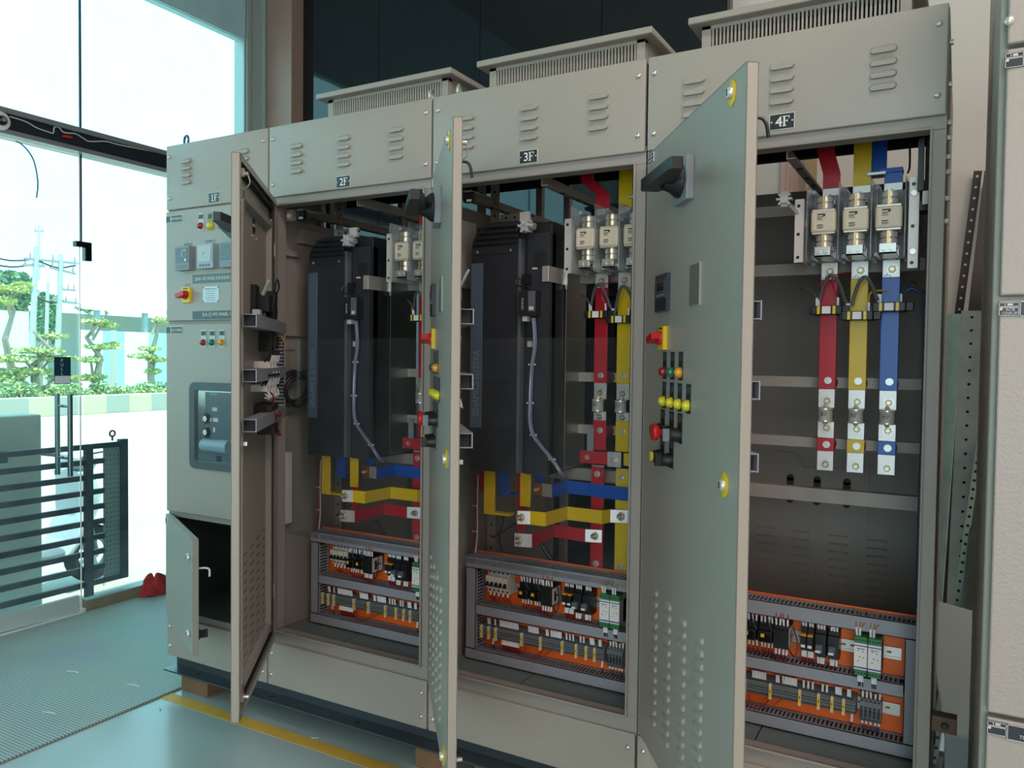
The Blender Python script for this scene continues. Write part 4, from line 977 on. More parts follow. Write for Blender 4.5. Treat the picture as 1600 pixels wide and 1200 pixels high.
PLACE = {1: 'in the 2F cubicle', 2: 'in the 3F cubicle', 3: 'in the 4F cubicle'}
def fill(i, off):
    # first build in 3F; the other cubicles get copies
    return
protos = []
P3 = PLACE[2]
def reg(o, fmt, skip=()): protos.append((o, fmt, skip)); o['label'] = fmt % P3; return o
reg(mcb(PX + .149, ZR1 + .018, 2, ''), 'white two-pole breaker, leftmost on the upper rail %s', (3,))
reg(mcb(PX + .186, ZR1 + .018, 2, ''), 'white two-pole breaker, second from left on the upper rail %s', (3,))
reg(mcb(PX + .2145, ZR1 + .018, 1, ''), 'narrow white single breaker right of the two-pole ones %s', (3,))
reg(contactor(PX + .293, ZR1 + .002, ''), 'black contactor with yellow tag, left one %s')
reg(contactor(PX + .342, ZR1 + .002, ''), 'black contactor with yellow tag, right one %s')
reg(overload(PX + .39, ZR1 + .004, ''), 'black auxiliary contactor with pale side label beside the contactors %s')
reg(relay(PX + .451, ZR1 + .002, ''), 'slim black relay with amber clip, left one %s')
reg(relay(PX + .470, ZR1 + .002, ''), 'slim black relay with amber clip, right one %s')
reg(starter(PX + .500, ZR1 - .002, ''), 'black switch with grey knob next to the relays %s')
reg(starter(PX + .536, ZR1 - .002, ''), 'black switch with grey knob further from the relays %s')
reg(converter(PX + .613, ZR1 - .004, ''), 'white signal converter with green terminals, left one %s')
reg(converter(PX + .650, ZR1 - .004, ''), 'white signal converter with green terminals, right one %s')
reg(terminal_strip(PX, ZR2, ''), 'long row of grey terminals with yellow markers on the lower rail %s')
for k in range(5): reg(fuse_terminal(PX + .617 + k * .0115, ZR2 - .002, ''), ('%s grey fuse terminal right of the long terminal row ' % ['first', 'second', 'middle', 'fourth', 'last'][k]) + '%s', (1,))
for o, fmt, skip in protos:
    for i in (1, 3):
        if i in skip: continue
        dx = X0C[i] - X0C[2] + (.012 if i == 1 else 0) + (.028 if (i == 1 and o.name.startswith('circuit')) else 0) + (-.02 if i == 1 and o.name.startswith(('contactor', 'aux')) else 0)
        dup(o, (dx, 0, 0), label=fmt % PLACE[i])
# ---------------------------------------------------------------- frequency drives
def drive(x0, label):
    t = thing('frequency_drive', (x0 + .26, .26, 1.07), label, 'drive', 'black frequency drives')
    a, c, d, e = x0 + .107, x0 + .298, x0 + .330, x0 + .415
    z0, z1 = 1.082, 1.965
    b = MB(); b.box(a + .004, e, .13, .42, z0, z1 - .01); ob('housing', b, DRIVED, t, bevel=.004)
    # cover with rounded upper left corner
    poly = [(a, z0), (c, z0), (c, z1 - .002)]
    R = .10
    for k in range(9):
        an = math.pi / 2 + (math.pi / 2) * k / 8; poly.append((a + R + R * math.cos(an), z1 - .1 + .098 * math.sin(an)))
    b = MB(); b.prism(poly, 'y', .10, .15)
    ob('front_cover', b, DRIVE, t, bevel=.006, seg=3)
    b = MB()
    for k in range(4):
        zz = 1.952 - k * .019; cut = a + R - R * math.sqrt(max(0, 1 - ((zz - (z1 - .1)) / .098) ** 2)) if zz > z1 - .1 else a
        b.box(cut + .004, c + .002, .086 + .002 * k, .102, zz - .011, zz)
    ob('air_grille', b, DRIVED, t, bevel=.003)
    b = MB()
    for zz in (1.852, 1.4, 1.235): b.box(a + .012, c, .0992, .1001, zz - .0012, zz)
    ob('cover_seams', b, BLACK, t)
    for xx, zz in ((a + .025, 1.862), (c - .03, 1.862)):
        s = MB(); s.lathe([(0, .005), (.002, .004), (.002, 0)], (xx, .0998, zz), (0, -1, 0), 10); ob('screw', s, ZINC, t)
    b = MB(); b.box(a + .001, a + .05, .0965, .0995, 1.235, 1.822); st = ob('accent_strip', b, ACCENT, t, bevel=.0008)
    b = MB(); b.text('SINAMICS G120XA', a + .026, .0965, 1.395, .026, 0, maxw=.235, vertical=True); ob('lettering', b, mat('strip_letter', '8b9ba8', .4), st)
    b = MB(); b.box(c + .001, c + .013, .098, .15, z0 + .003, 1.90); ob('edge_strip', b, STRIPG, t, bevel=.001)
    b = MB(); b.box(d, e, .11, .16, z0, 1.915); b.box(d + .028, e - .012, .1065, .1105, 1.802, 1.852, 1); b.box(c + .013, d, .125, .16, z0, 1.93, 1)
    for xx in (d + .02, e - .02): b.cyl((xx, .1095, 1.9), (xx, .1105, 1.9), .006, n=10, mi=1)
    for k in range(5): b.cyl((e - .03, .1095, 1.55 - k * .09), (e - .03, .1105, 1.55 - k * .09), .006, n=10, mi=1)
    ob('side_module', b, [DRIVE, DRIVED], t, bevel=.003)
    b = MB(); b.box(d - .012, e - .03, .07, .112, 1.63, 1.716); b.box(d + .026, e - .033, .0685, .0705, 1.645, 1.714, 1); cu = ob('control_unit', b, [DRIVED, STRIPG], t, bevel=.003)
    b = MB(); b.text('SIEMENS', d + .004, .07, 1.672, .0075, 0, maxw=.05, vertical=True); b.box(d + .031, e - .038, .068, .0686, 1.65, 1.662); ob('lettering', b, OFFW, cu)
    b = MB(); b.box(d + .02, e - .046, .108, .11, 1.792, 1.798); b.box(d + .004, d + .028, .1085, .11, 1.525, 1.545); ob('small_labels', b, OFFW, t)
    b = MB(); b.box(d - .006, d + .018, .085, .11, 1.742, 1.774); b.tube([(d - .004, .088, 1.765), (d - .022, .075, 1.755), (d - .018, .07, 1.735), (d + .02, .075, 1.728), (d + .036, .075, 1.716)], .0028, 6); ob('plug', b, BLACK, t)
    b = MB(); b.box(d - .002, d + .018, .078, .105, 1.612, 1.63); ob('white_plug', b, OFFW, t, bevel=.002)
    # bundle of braided control cable running down
    b = MB(); pts = [P(px + (0), py, 'y', .088) for px, py in ((833, 497), (835, 520), (835, 545), (831, 570), (829, 600), (828, 630), (828, 660), (833, 680), (845, 697), (862, 718), (876, 738))]
    dx = x0 - .8; pts = [p + Vector((dx, 0, 0)) for p in pts]; pts.append(pts[-1] + Vector((-.01, .05, -.025))); pts.append(pts[-1] + Vector((-.06, .05, -.005)))
    b.tube(pts, .0068, 9); b.tube([p + Vector((.006, -.002, 0)) for p in pts], .0042, 7, 1)
    for k in (3, 5, 7, 9): b.cyl(pts[k] + Vector((-.012, 0, 0)), pts[k] + Vector((.014, 0, .001)), .0035, n=8, mi=2)
    ob('control_cable', b, [mat('braided_cable', '9a9a9c', .35, .5), mat('violet_cable', '5c6a94', .45), WHITE], t)
    # steel plate and bracket at its right side
    b = MB(); b.box(e + .004, e + .0065, .235, .405, 1.09, 1.97); sp = ob('side_plate', b, STEEL, t)
    q0, q1 = 1.742, 1.80
    b = MB(); b.box(e + .0005, e + .004, .098, .24, q0 + .005, q1); b.box(e - .02, e + .003, .096, .0985, q0 + .005, q1); b.box(e + .004, e + .012, .228, .236, q0 - .01, q1 + .006); ob('bracket', b, ZINC, t)
    b = MB(); b.torus((a + .07, .2, z1 + .008), (1, .3, 0), .02, .006, 18, 8); b.torus((e - .01, .34, z1 + .02), (1, .3, 0), .02, .006, 18, 8); ob('lifting_ring', b, mat('pink_ring', 'a8525a', .45), t)
    b = MB(); b.box(a + .085, e - .1, .155, .158, z1 + .001, z1 + .034)
    for k in range(4): b.cyl((a + .11 + k * .035, .1545, z1 + .02), (a + .11 + k * .035, .156, z1 + .02), .005, n=8, mi=1)
    b.box(e - .14, e - .1, .15, .165, z1 - .002, z1 + .036, 2); ob('earth_bar', b, [STEEL, BLACK, WHITE], t)
    q = (d + .005, .082, 1.945)
    return t
D3 = drive(.8, 'black drive with grey stripe hanging in the 3F cubicle, fully in view')
D2 = dup(D3, (-.782, 0, 0), label='black drive with grey stripe hanging in the 2F cubicle, half hidden by a door')
def knob(x, label):
    b = MB()
    y, z = .07, 1.935
    b.cyl((x, .09, z), (x, .055, z), .017, n=14)
    for k in range(6):
        an = math.pi * k / 3; b.box(x + .02 * math.cos(an) - .004, x + .02 * math.cos(an) + .004, .055, .09, z + .02 * math.sin(an) - .004, z + .02 * math.sin(an) + .004)
    for k in range(3):
        an = math.pi * k / 3; b.bar((x - .024 * math.cos(an), .054, z - .024 * math.sin(an)), (x + .024 * math.cos(an), .054, z + .024 * math.sin(an)), .005, .006)
    b.cyl((x + .02, .07, z), (x + .034, .07, z - .004), .012, n=10, mi=1); b.cyl((x, .09, z), (x, .12, z), .006, n=8, mi=1)
    return ob('shaft_coupling', b, [mat('clear_moulding', 'b9bec0', .2), ZINC], label=label, cat='coupling', group='clear shaft couplings')
k3 = knob(.8 + .345, 'clear star shaped coupling at the top of the drive in the 3F cubicle')
dup(k3, (-.785, 0, 0), label='clear star shaped coupling at the top of the drive in the 2F cubicle')
# ---------------------------------------------------------------- fuse switches, fuses, busbars
PITCH = .085
PH = [('red', RED), ('yellow', YEL), ('blue', BLU)]
XR = {1: .580, 2: 1.342, 3: 2.090}
BB_LABEL = 'vertical flat busbar with %s sleeve below the fuses in the %s cubicle'
def sfuse(x, y, z, w_, h, label, group, cat='fuse'):
    t = thing('square_fuse', (x, y, z - h * 1.1), label, cat, group)
    b = MB(); b.box(x - w_ / 2, x + w_ / 2, y - w_ / 2, y + w_ / 2, z - h / 2, z + h / 2); ob('ceramic_body', b, CERAM, t, bevel=.008, seg=4)
    b = MB(); yf = y - w_ / 2 - .0004
    for k, (dx, dz, ww, hh) in enumerate(((-.012, .018, .018, .004), (-.012, .012, .018, .002), (-.012, .008, .014, .002), (-.012, .004, .016, .0015), (.006, .014, .006, .008), (-.012, -.012, .016, .003), (-.012, -.017, .018, .002), (-.012, -.02, .014, .0015))):
        b.box(x + dx * .9 - .006, x + dx * .9 - .006 + ww, yf, yf + .0005, z + dz, z + dz + hh)
    ob('print', b, mat('fuse_ink', '34302c', .6), t)
    for s in (-1, 1):
        b = MB(); z0 = z + s * h / 2
        b.box(x - w_ / 2 + .004, x + w_ / 2 - .004, y - w_ / 2 + .004, y + w_ / 2 - .004, z0 - .001 * s, z0 + .003 * s)
        for k in range(2):
            za = z0 + s * (.006 + k * .019); b.lathe([(0, .022), (.001, .0235), (.015, .0235), (.016, .022)], (x, y, za), (0, 0, s), 20, 0)
        b.cyl((x, y, z0), (x, y, z0 + s * .044), .018, n=14, mi=0)
        b.box(x - .0035, x + .0035, y - .028, y + .02, z0 + s * .004, z0 + s * .042, 1)
        ob('contact', b, [CHROME, GOLD], t)
    return t
def bolt(b, x, y, z, r=.011, mi=0, wr=.016, wm=None):
    b.cyl((x, y, z), (x, y - .002, z), wr, n=14, mi=wm if wm is not None else mi); b.cyl((x, y - .002, z), (x, y - .010, z), r, n=6, mi=mi); b.cyl((x, y - .010, z), (x, y - .018, z), r * .5, n=8, mi=mi)
HANDW = mat('blue_marker_ink', '2a3a9c', .6)
def fuse_set(i):
    nm = CN[i]; xr = XR[i]; xc = [xr + k * PITCH for k in range(3)]
    t = thing('fuse_switch', (xr + PITCH, .2, 1.76), {1: 'clear sided fuse base with cream fuses, half hidden behind the door, in the 2F cubicle', 2: 'clear sided fuse base with three cream fuses in the 3F cubicle', 3: 'clear sided fuse base with three cream fuses in the 4F cubicle, all in view'}[i], 'fuse base', 'fuse bases')
    b = MB(); b.box(xr - .045, xc[2] + .045, .24, .26, 1.785, 1.985); ob('base', b, mat('base_grey', '8d8a8e', .5), t, bevel=.003)
    for k in range(4):
        xx = xr - .0425 + k * PITCH
        b = MB(); b.box(xx - .0015, xx + .0015, .10, .25, 1.775, 1.995); b.box(xx - .006, xx + .006, .225, .24, 1.775, 1.995)
        ob('phase_barrier', b, CLEAR, t, bevel=.0008)
    for k in range(3):
        for zz in (1.79, 1.98): b = MB(); b.cyl((xc[k] - .032, .235, zz), (xc[k] - .032, .15, zz), .006, n=10); ob('clear_post', b, CLEAR, t)
    for xx, z0, z1 in ((xr - .068, 1.775, 1.96), (xc[2] + .062, 1.745, 1.995)):
        b = MB(); b.box(xx - .013, xx + .013, .13, .133, z0, z1); b.box(xx + .01, xx + .013, .133, .26, z0, z1)
        for zz in (z0 + .015, (z0 + z1) / 2 - .01, z1 - .02): b.cyl((xx - .002, .1297, zz), (xx - .002, .1285, zz), .005, n=10, mi=1)
        for zz in (z0 + .045, z1 - .045):
            if xx > xr: b.cyl((xx, .13, zz), (xx, .124, zz), .009, n=12, mi=2)
        ob('side_bar', b, [mat('white_steel_bar', 'd5cfc8', .4, .2), BLACK, ZINC], t, bevel=.001)
    for k in range(3):
        b = MB(); b.box(xc[k] - .02, xc[k] + .02, .2, .24, 1.95, 1.962); ob('clip', b, ZINC, t)
        b = MB(); b.box(xc[k] - .02, xc[k] + .02, .2, .24, 1.814, 1.826); b.box(xc[k] - .021, xc[k] + .021, .232, .24, 1.787, 1.82); b.box(xc[k] - .021, xc[k] + .021, .115, .12, 1.787, 1.815); b.box(xc[k] - .021, xc[k] + .021, .115, .24, 1.787, 1.791)
        for q in (-.01, .01): b.cyl((xc[k] + q, .1152, 1.802), (xc[k] + q, .108, 1.802), .007, n=8)
        ob('clip', b, ZINC, t)
    # rotating shaft with a clear star knob at the left
    if i == 3:
      b = MB(); p = Vector((xr - .105, .10, 1.957)); q = Vector((xr - .06, .15, 1.90)); b.cyl(p, q, .006, n=10); b.cyl(q, q + (q - p) * .2, .012, n=10)
      ob('shaft', b, ZINC, t)
      b = MB()
      for k in range(4):
          an = math.pi * k / 4; b.bar(p + Vector((-.022 * math.cos(an), 0, -.022 * math.sin(an))), p + Vector((.022 * math.cos(an), 0, .022 * math.sin(an))), .02, .006)
      b.cyl(p + Vector((0, -.012, 0)), p + Vector((0, .012, 0)), .012, n=12); ob('star_knob', b, mat('clear_moulding', 'b9bec0', .2), t)
    for k in range(3):
        sfuse(xc[k], .15, 1.888, .069, .064, 'cream square fuse, %s of three in the fuse base of the %s cubicle' % (['left', 'middle', 'right'][k], nm), 'cream square fuses')
    # busbars
    for k, (cn, cm) in enumerate(PH):
        x = xc[k]; h = .0245
        # upper bar from the top chamber to the fuse
        b = MB()
        if k == 0:
            dx = -.06 if i == 2 else -.018
            zz = (2.06, 2.115) if i == 2 else (2.055, 2.12)
            for (xa, za, xb, zb) in ((x + dx, 2.3, x + dx, zz[1]), (x + dx, zz[1], x, zz[0]), (x, zz[0], x, 2.01)):
                b.add([(xa - h, .262, za), (xa + h, .262, za), (xb + h, .262, zb), (xb - h, .262, zb), (xa - h, .272, za), (xa + h, .272, za), (xb + h, .272, zb), (xb - h, .272, zb)],
                      [(0, 3, 2, 1), (4, 5, 6, 7), (0, 1, 5, 4), (1, 2, 6, 5), (2, 3, 7, 6), (3, 0, 4, 7)], 0)
        elif k == 1: b.box(x - h, x + h, .262, .272, 2.01, 2.3)
        else:
            b.box(x - h, x + h, .262, .272, 2.01, 2.05); b.box(x - h - .012, x + h, .25, .30, 2.04, 2.052); b.box(x - .07, x - .022, .30, .31, 2.05, 2.3)
            b.box(x - .07, x - .02, .245, .30, 2.035, 2.043, 1)
        b.box(x - h, x + h, .263, .271, 1.955, 2.0102, 1)
        bolt(b, x + .005, .263, 1.975, mi=2)
        if i == 3:
            for m in range(3): b.bar((x - .018 + m * .008, .2625, 1.992 - (m % 2) * .006), (x - .011 + m * .008, .2625, 1.986 + (m % 2) * .008), .001, .0016, 3)
        ob('upper_busbar', b, [cm, ALU, ZINC, HANDW], label='short busbar with %s sleeve running up from the fuses of the %s cubicle' % (cn, nm), cat='busbar', group='upper busbars', bevel=.001)
        # lower bar
        zend = {3: 1.152, 2: 1.165, 1: 1.165}[i]
        t2 = thing('busbar', (x, .27, zend), BB_LABEL % (cn, nm), 'busbar', 'vertical busbars below the fuses')
        b = MB(); b.box(x - h, x + h, .265, .275, 1.402, 1.735); b.box(x - h, x + h, .265, .275, 1.212, 1.252) if i == 3 else b.box(x - h, x + h, .265, .275, zend, 1.27)
        ob('sleeve', b, cm, t2, bevel=.0015)
        for (q0, q1) in [(1.735, 1.79), (1.345, 1.402), (1.252 if i == 3 else 1.27, 1.302)] + ([(zend, 1.212)] if i == 3 else []):
            b = MB(); b.box(x - h + .001, x + h - .001, .266, .274, q0, q1)
            if q1 == 1.79: b.box(x - .012, x + .012, .24, .274, 1.785, 1.789)
            ob('bare_end', b, ALU, t2, bevel=.001)
        for zz, r in ((1.758, .012), (1.366, .011), (1.284, .011), (1.428, .008), (1.232 if i == 3 else 1.235, .008)) + (((1.172, .011),) if i == 3 else ()):
            b = MB(); b.cyl((x + .003, .265, zz), (x + .003, .2625, zz), r * 1.35, n=16, mi=0); b.cyl((x + .003, .2625, zz), (x + .003, .257, zz), r, n=6 if r > .01 else 14, mi=1 if r > .01 else 0)
            if r > .01: b.cyl((x + .003, .257, zz), (x + .003, .25, zz), r * .5, n=10, mi=0)
            ob('bolt', b, [ZINC, mat('bronze_nut', '9a815c', .35, .9)], t2)
        if i == 3:
            b = MB()
            for m in range(3): b.bar((x - .02 + m * .007, .2655, 1.742 - (m % 2) * .004), (x - .015 + m * .007, .2655, 1.738 + (m % 2) * .012), .001, .0018, 0)
            ob('marker_scribble', b, HANDW, t2)
        b = MB()
        for zz in (1.42, 1.228): b.lathe([(0, .022), (.01, .026), (.03, .026), (.045, .02), (.073, .022)], (x, .2755, zz), (0, 1, 0), 16)
        ob('insulator', b, mat('red_insulator', '8c2a2e', .5), t2)
        # small fuse between the bar ends
        tf = thing('link_fuse', (x, .25, 1.3), 'small grey link fuse bridging the %s busbar of the %s cubicle' % (cn, nm), 'fuse', 'small link fuses')
        b = MB(); b.lathe([(0, .0205), (.03, .0205)], (x, .25, 1.309), (0, 0, 1), 22); ob('body', b, mat('fuse_grey', 'a9a69f', .45), tf)
        for zz, t0, t1, s0, s1, s2 in ((1.303, 1.272, 1.3, 1.305, .255, 1.294), (1.339, 1.35, 1.375, 1.342, .255, 1.356)):
            b = MB(); b.lathe([(0, .0185), (.001, .0215), (.0055, .0215), (.0065, .0185)], (x, .25, zz), (0, 0, 1), 20)
            b.box(x - .0125, x + .0125, .261, .2645, t0, t1); b.cyl((x, .25, s0), (x, s1, s2), .006, n=8); b.box(x - .008, x + .008, .25, .262, min(s2, t1) - .002, min(s2, t1) + .001)
            ob('tag', b, CHROME, tf)
        b = MB(); 
        for m in range(3): inkbar(b, x - .002, .2292, 1.333 - m * .005, .018, .0022, 0)
        ob('print', b, mat('fuse_ink', '34302c', .6), tf)
    # current transformers with their leads
    for k, (cn, cm) in enumerate(PH):
        x = xc[k]; z = 1.640 - (.018 if k == 1 else 0) + (.006 if k == 2 else 0)
        t2 = thing('current_transformer', (x, .25, z - .015), 'black current transformer clamped round the %s busbar of the %s cubicle' % (cn, nm), 'current transformer', 'black current transformers')
        b = MB(); b.box(x - .043, x + .043, .215, .262, z - .013, z + .013); b.box(x - .043, x - .027, .262, .3, z - .013, z + .013); b.box(x + .027, x + .043, .262, .3, z - .013, z + .013); b.box(x - .043, x + .043, .28, .3, z - .013, z + .013); b.box(x + .043, x + .064, .225, .25, z - .012, z + .013); b.box(x - .05, x - .043, .225, .26, z - .012, z + .006)
        ob('body', b, BLACK, t2, bevel=.002)
        b = MB(); b.box(x - .012, x + .012, .2142, .215, z - .011, z + .011); ob('white_label', b, WHITE, t2)
        b = MB(); b.box(x - .026, x - .018, .2142, .215, z - .012, z + .012); b.box(x + .018, x + .026, .2142, .215, z - .012, z + .012); ob('yellow_stripe', b, YELP, t2)
        b = MB()
        for q in (-.03, -.024, .03): b.cyl((x + q, .235, z + .012), (x + q, .232, z + .038), .0035, n=7)
        ob('ferrules', b, FERR, t2)
    b = MB()
    for k in range(2):
        xa, xb = xc[k] - .02, xc[k + 1] - .03
        if k: xa += .005
        pts = []
        for m in range(15):
            s = m / 14; pts.append((xa + (xb - xa) * s, .225 - .02 * math.sin(math.pi * s), (1.672 if k == 0 else 1.65) + .075 * math.sin(math.pi * min(1, s * 1.05)) ** .8 + (-.012 if k == 0 else .016) * s))
        b.tube(pts, .0048, 7)
        for m in range(1, 40):
            s = m / 40; j = int(s * 14); f = s * 14 - j; p = Vector(pts[j]).lerp(Vector(pts[min(14, j + 1)]), f); q = (Vector(pts[min(14, j + 1)]) - Vector(pts[j])).normalized(); b.cyl(p - q * .0008, p + q * .0008, .0057, n=7)
    b.tube([(xc[0] - .03, .232, 1.675), (xc[0] - .045, .24, 1.70), (xc[0] - .075, .26, 1.712), (xc[0] - .085, .3, 1.71)], .0035, 6)
    ob('spiral_wrapped_leads', b, mat('grey_spiral', '55585c', .5), label='grey spiral wrapped leads looping between the transformers of the %s cubicle' % nm, cat='cable', group='spiral wrapped leads')
    b = MB(); x = xc[0]; b.tube([(x + .03, .232, 1.675), (x + .02, .225, 1.70), (x + .012, .235, 1.735), (x + .035, .25, 1.752), (x + .07, .3, 1.758)], .002, 5, 0)
    x = xc[1]; b.tube([(x + .03, .232, 1.66), (x + .035, .225, 1.688), (x + .065, .24, 1.695), (x + .1, .3, 1.69)], .002, 5, 1)
    x = xc[2]; b.tube([(x + .03, .232, 1.68), (x + .04, .225, 1.70), (x + .055, .26, 1.72), (x + .065, .3, 1.715)], .002, 5, 2)
    ob('thin_leads', b, [RED, YEL, WIREBL], label='thin red, yellow and blue transformer leads in the %s cubicle' % nm, cat='wire', group='thin transformer leads')
for i in (1, 2, 3): fuse_set(i)
# ---------------------------------------------------------------- output busbars below the drives
def lower_bars(dx, nm):
    def H(px, py, z): p = P(px, py, 'z', z); return (p.x, p.y)
    def L(cn, what): return 'bent %s busbar %s in the %s cubicle' % (cn, what, nm)
    shift = Vector((dx, 0, 0))
    def emit(name, b, mats, label, grp, kids=()):
        t = ob(name, b, mats, label=label, cat='busbar', group=grp, bevel=.0015)
        if dx: t.location = t.location + shift; ORG[t.name] = t.location.copy()
        for kn, kb, km in kids:
            k = ob(kn, kb, km, label=None); k.parent = t; k.location = k.location - ORG[t.name] + shift
        return t
    wv = .0235
    # horizontal ribbons: red low, yellow middle, blue top; they meet the vertical bars at y about .255
    zr, zy, zb = .861, .941, 1.021
    def ribbon(cm, z, px, silver, label, kidbolts):
        pts = [H(a, c, z) for a, c in px]
        b = MB(); b.strip(pts, 'z', z - wv, z + wv, .008, 0, mis=silver)
        kids = []
        for (a, c) in kidbolts:
            kb = MB(); kids.append(('bolt', kb, [ZINC, mat('bronze_nut', '9a815c', .35, .9)])); q = H(a, c, z); kb.cyl((q[0], q[1] - .004, z), (q[0], q[1] - .007, z), .016, n=16); kb.cyl((q[0], q[1] - .007, z), (q[0], q[1] - .016, z), .010, n=6, mi=1); kb.cyl((q[0], q[1] - .016, z), (q[0], q[1] - .024, z), .006, n=8)
        return emit('bent_busbar', b, [cm, ALU, COPPER], label, 'horizontal busbars below the drives', kids)
    ribbon(RED, zr, [(804, 843), (830, 845), (866, 829), (915, 836.5), (941, 838)], [1, 0, 0, 1], L('red', 'lowest of the horizontal bars'), [(811, 844), (929, 837)])
    ribbon(YEL, zy, [(808, 808), (829, 809), (852, 811.5), (886, 801.5), (940, 808), (953, 806), (982, 807)], [1, 0, 0, 0, 0, 1], L('yellow', 'in the middle of the horizontal bars'), [(814, 808), (970, 806.5)])
    ribbon(BLU, zb, [(835, 764), (848, 765), (862, 767), (886, 760.5), (985, 773)], [2, 1, 0, 0], L('blue', 'uppermost of the horizontal bars'), [(841, 764)])
    # vertical risers out of the drive
    def riser(cm, px0, px1, pt, pb, y, label, foot=None):
        a = P(px0, pb, 'y', y); c = P(px1, pb, 'y', y); zt = 1.10
        b = MB(); b.box(a.x, c.x, y, y + .008, a.z, zt)
        if foot: b.box(a.x, c.x + foot, y + .008, y + .045, a.z, a.z + .008)
        emit('riser_busbar', b, [cm], label, 'risers below the drives')
    riser(YEL, 755.5, 772, 738, 803, .135, L('yellow', 'with a foot, leftmost riser under the drive'), .06)
    riser(BLU, 779, 795, 740, 773, .20, L('blue', 'riser left of centre under the drive'), .05)
    riser(RED, 806, 821, 741, 829, .215, L('red', 'riser behind the yellow one under the drive'))
    riser(YEL, 812, 828, 741, 791, .14, L('yellow', 'straight riser at the middle under the drive'))
    riser(BLU, 835, 850, 742, 753, .235, L('blue', 'short riser above the copper joint'))
    riser(RED, 748, 757, 738, 768, .22, L('red', 'short riser at the far left under the drive'))
    # vertical bars at the right
    for k, (cn, cm, za, zz) in enumerate((('red', RED, 1.105, .70), ('yellow', YEL, 1.10, .70))):
        x = XR[2] - .006 + k * PITCH + (.007 if k else 0); b = MB(); b.box(x - .0235, x + .0235, .268, .278, zz, za); b.box(x - .023, x + .023, .2685, .2775, za, za + .006, 1)
        kids = []
        for z_ in (za - .025, .76): kb = MB(); kids.append(('bolt', kb, [ZINC])); kb.cyl((x, .268, z_), (x, .265, z_), .012, n=14); kb.cyl((x, .265, z_), (x, .26, z_), .008, n=6)
        emit('lower_busbar', b, [cm, ALU], 'vertical %s busbar standing behind the horizontal bars in the %s cubicle' % (cn, nm), 'vertical busbars low in the cubicles', kids)
    xa = P(905, 715, 'y', .24).x; b = MB(); b.box(xa, xa + .105, .245, .253, 1.118, 1.162); b.box(xa + .105, xa + .155, .243, .251, 1.112, 1.165, 1); b.box(xa + .16, xa + .21, .256, .264, 1.118, 1.162, 2); b.box(xa + .025, xa + .05, .248, .256, 1.12, 1.24, 3)
    k1 = MB(); k1.cyl((xa + .03, .245, 1.14), (xa + .03, .24, 1.14), .009, n=12); kb = MB(); kb.cyl((xa + .13, .243, 1.135), (xa + .13, .236, 1.135), .012, n=12); kb.cyl((xa + .13, .236, 1.135), (xa + .13, .23, 1.135), .007, n=8)
    emit('cross_busbar', b, [RED, ALU, YEL, GREYP], 'short red cross busbar with bare joint under the fuse bars of the %s cubicle' % nm, 'cross busbars', [('bolt', k1, [ZINC]), ('bolt', kb, [ZINC])])
lower_bars(0, '3F'); lower_bars(-.782, '2F')
# ---------------------------------------------------------------- main busbars high across the row
for k, (yy, zz) in enumerate(((.40, 2.19), (.50, 2.24), (.60, 2.26))):
    b = MB(); b.box(.06, 2.34, yy, yy + .012, zz - .05, zz + .03)
    ob('main_busbar', b, mat('black_sleeve', '101216', .3), label='long black main busbar across the top of the row, %s of three' % ['front', 'middle', 'rear'][k], cat='busbar', group='main busbars', bevel=.002)
# ---------------------------------------------------------------- cable bundles, coil, lamp, shields
def bundle(dx, nm):
    b = MB(); pts = [P(a, c, 'y', .20) + Vector((dx, 0, 0)) for a, c in ((742, 742), (741, 790), (741, 830), (738, 858))]
    for k in range(4): b.tube([p + Vector((.005 * (k % 2), .005 * (k // 2), 0)) for p in pts], .0042, 6, 0)
    b.tube([p + Vector((.014, 0, -.004 * n_)) for n_, p in enumerate(pts)], .0028, 6, 1)
    for q in (pts[1], pts[2]): b.cyl(q + Vector((-.006, 0, 0)), q + Vector((.016, 0, 0)), .004, n=8, mi=1)
    ob('wire_bundle', b, [mat('maroon_wire', '6b2430', .5), OFFW], label='bundle of dark red wires dropping below the drive in the %s cubicle' % nm, cat='wire', group='dark red wire bundles')
    b = MB(); pts = [P(a, c, 'y', .3) + Vector((dx, 0, 0)) for a, c in ((788, 800), (785, 820), (780, 840), (784, 862))]
    b.tube(pts, .003, 6); b.tube([P(a, c, 'y', .26) + Vector((dx, 0, 0)) for a, c in ((770, 840), (790, 828), (812, 815), (800, 845))], .003, 6); b.tube([P(a, c, 'y', .3) + Vector((dx, 0, 0)) for a, c in ((845, 848), (852, 860), (862, 874))], .008, 7)
    ob('loose_wires', b, WIREB, label='loose dark wires under the busbars in the %s cubicle' % nm, cat='wire', group='loose dark wires')
bundle(0, '3F'); bundle(-.782, '2F')
xw = .0065
b = MB(); q = P(459, 603, 'x', .03)
for k in range(5): b.torus((.03 + .007 * k, q.y, q.z - .006 * k), (1, -.25, 0), .062 - .004 * (k % 3), .0065, 30, 7)
b.tube([(.03, q.y + .05, q.z + .06), (.035, q.y + .1, q.z + .065), (.04, q.y + .14, q.z + .07)], .006, 7)
ob('cable_coil', b, WIREB, label='coil of black cable hung on the left side wall inside the 2F cubicle', cat='cable')
b = MB(); p = P(444, 705, 'x', .012)
za, zb = P(449, 706, 'x', .02).z, P(449, 818, 'x', .02).z; ya = P(441, 760, 'x', .012).y; yb = P(457, 760, 'x', .03).y
b.box(.0042, .03, ya, yb, zb, za); b.box(.03, .036, ya + .006, yb - .006, zb + .004, za - .004, 1)
lt = ob('strip_lamp', b, [mat('lamp_grey', 'c9c9c9', .4), mat('lamp_diffuser', 'd8d8da', .3)], label='white strip lamp standing upright on the left wall of the 2F cubicle', cat='lamp', bevel=.003)
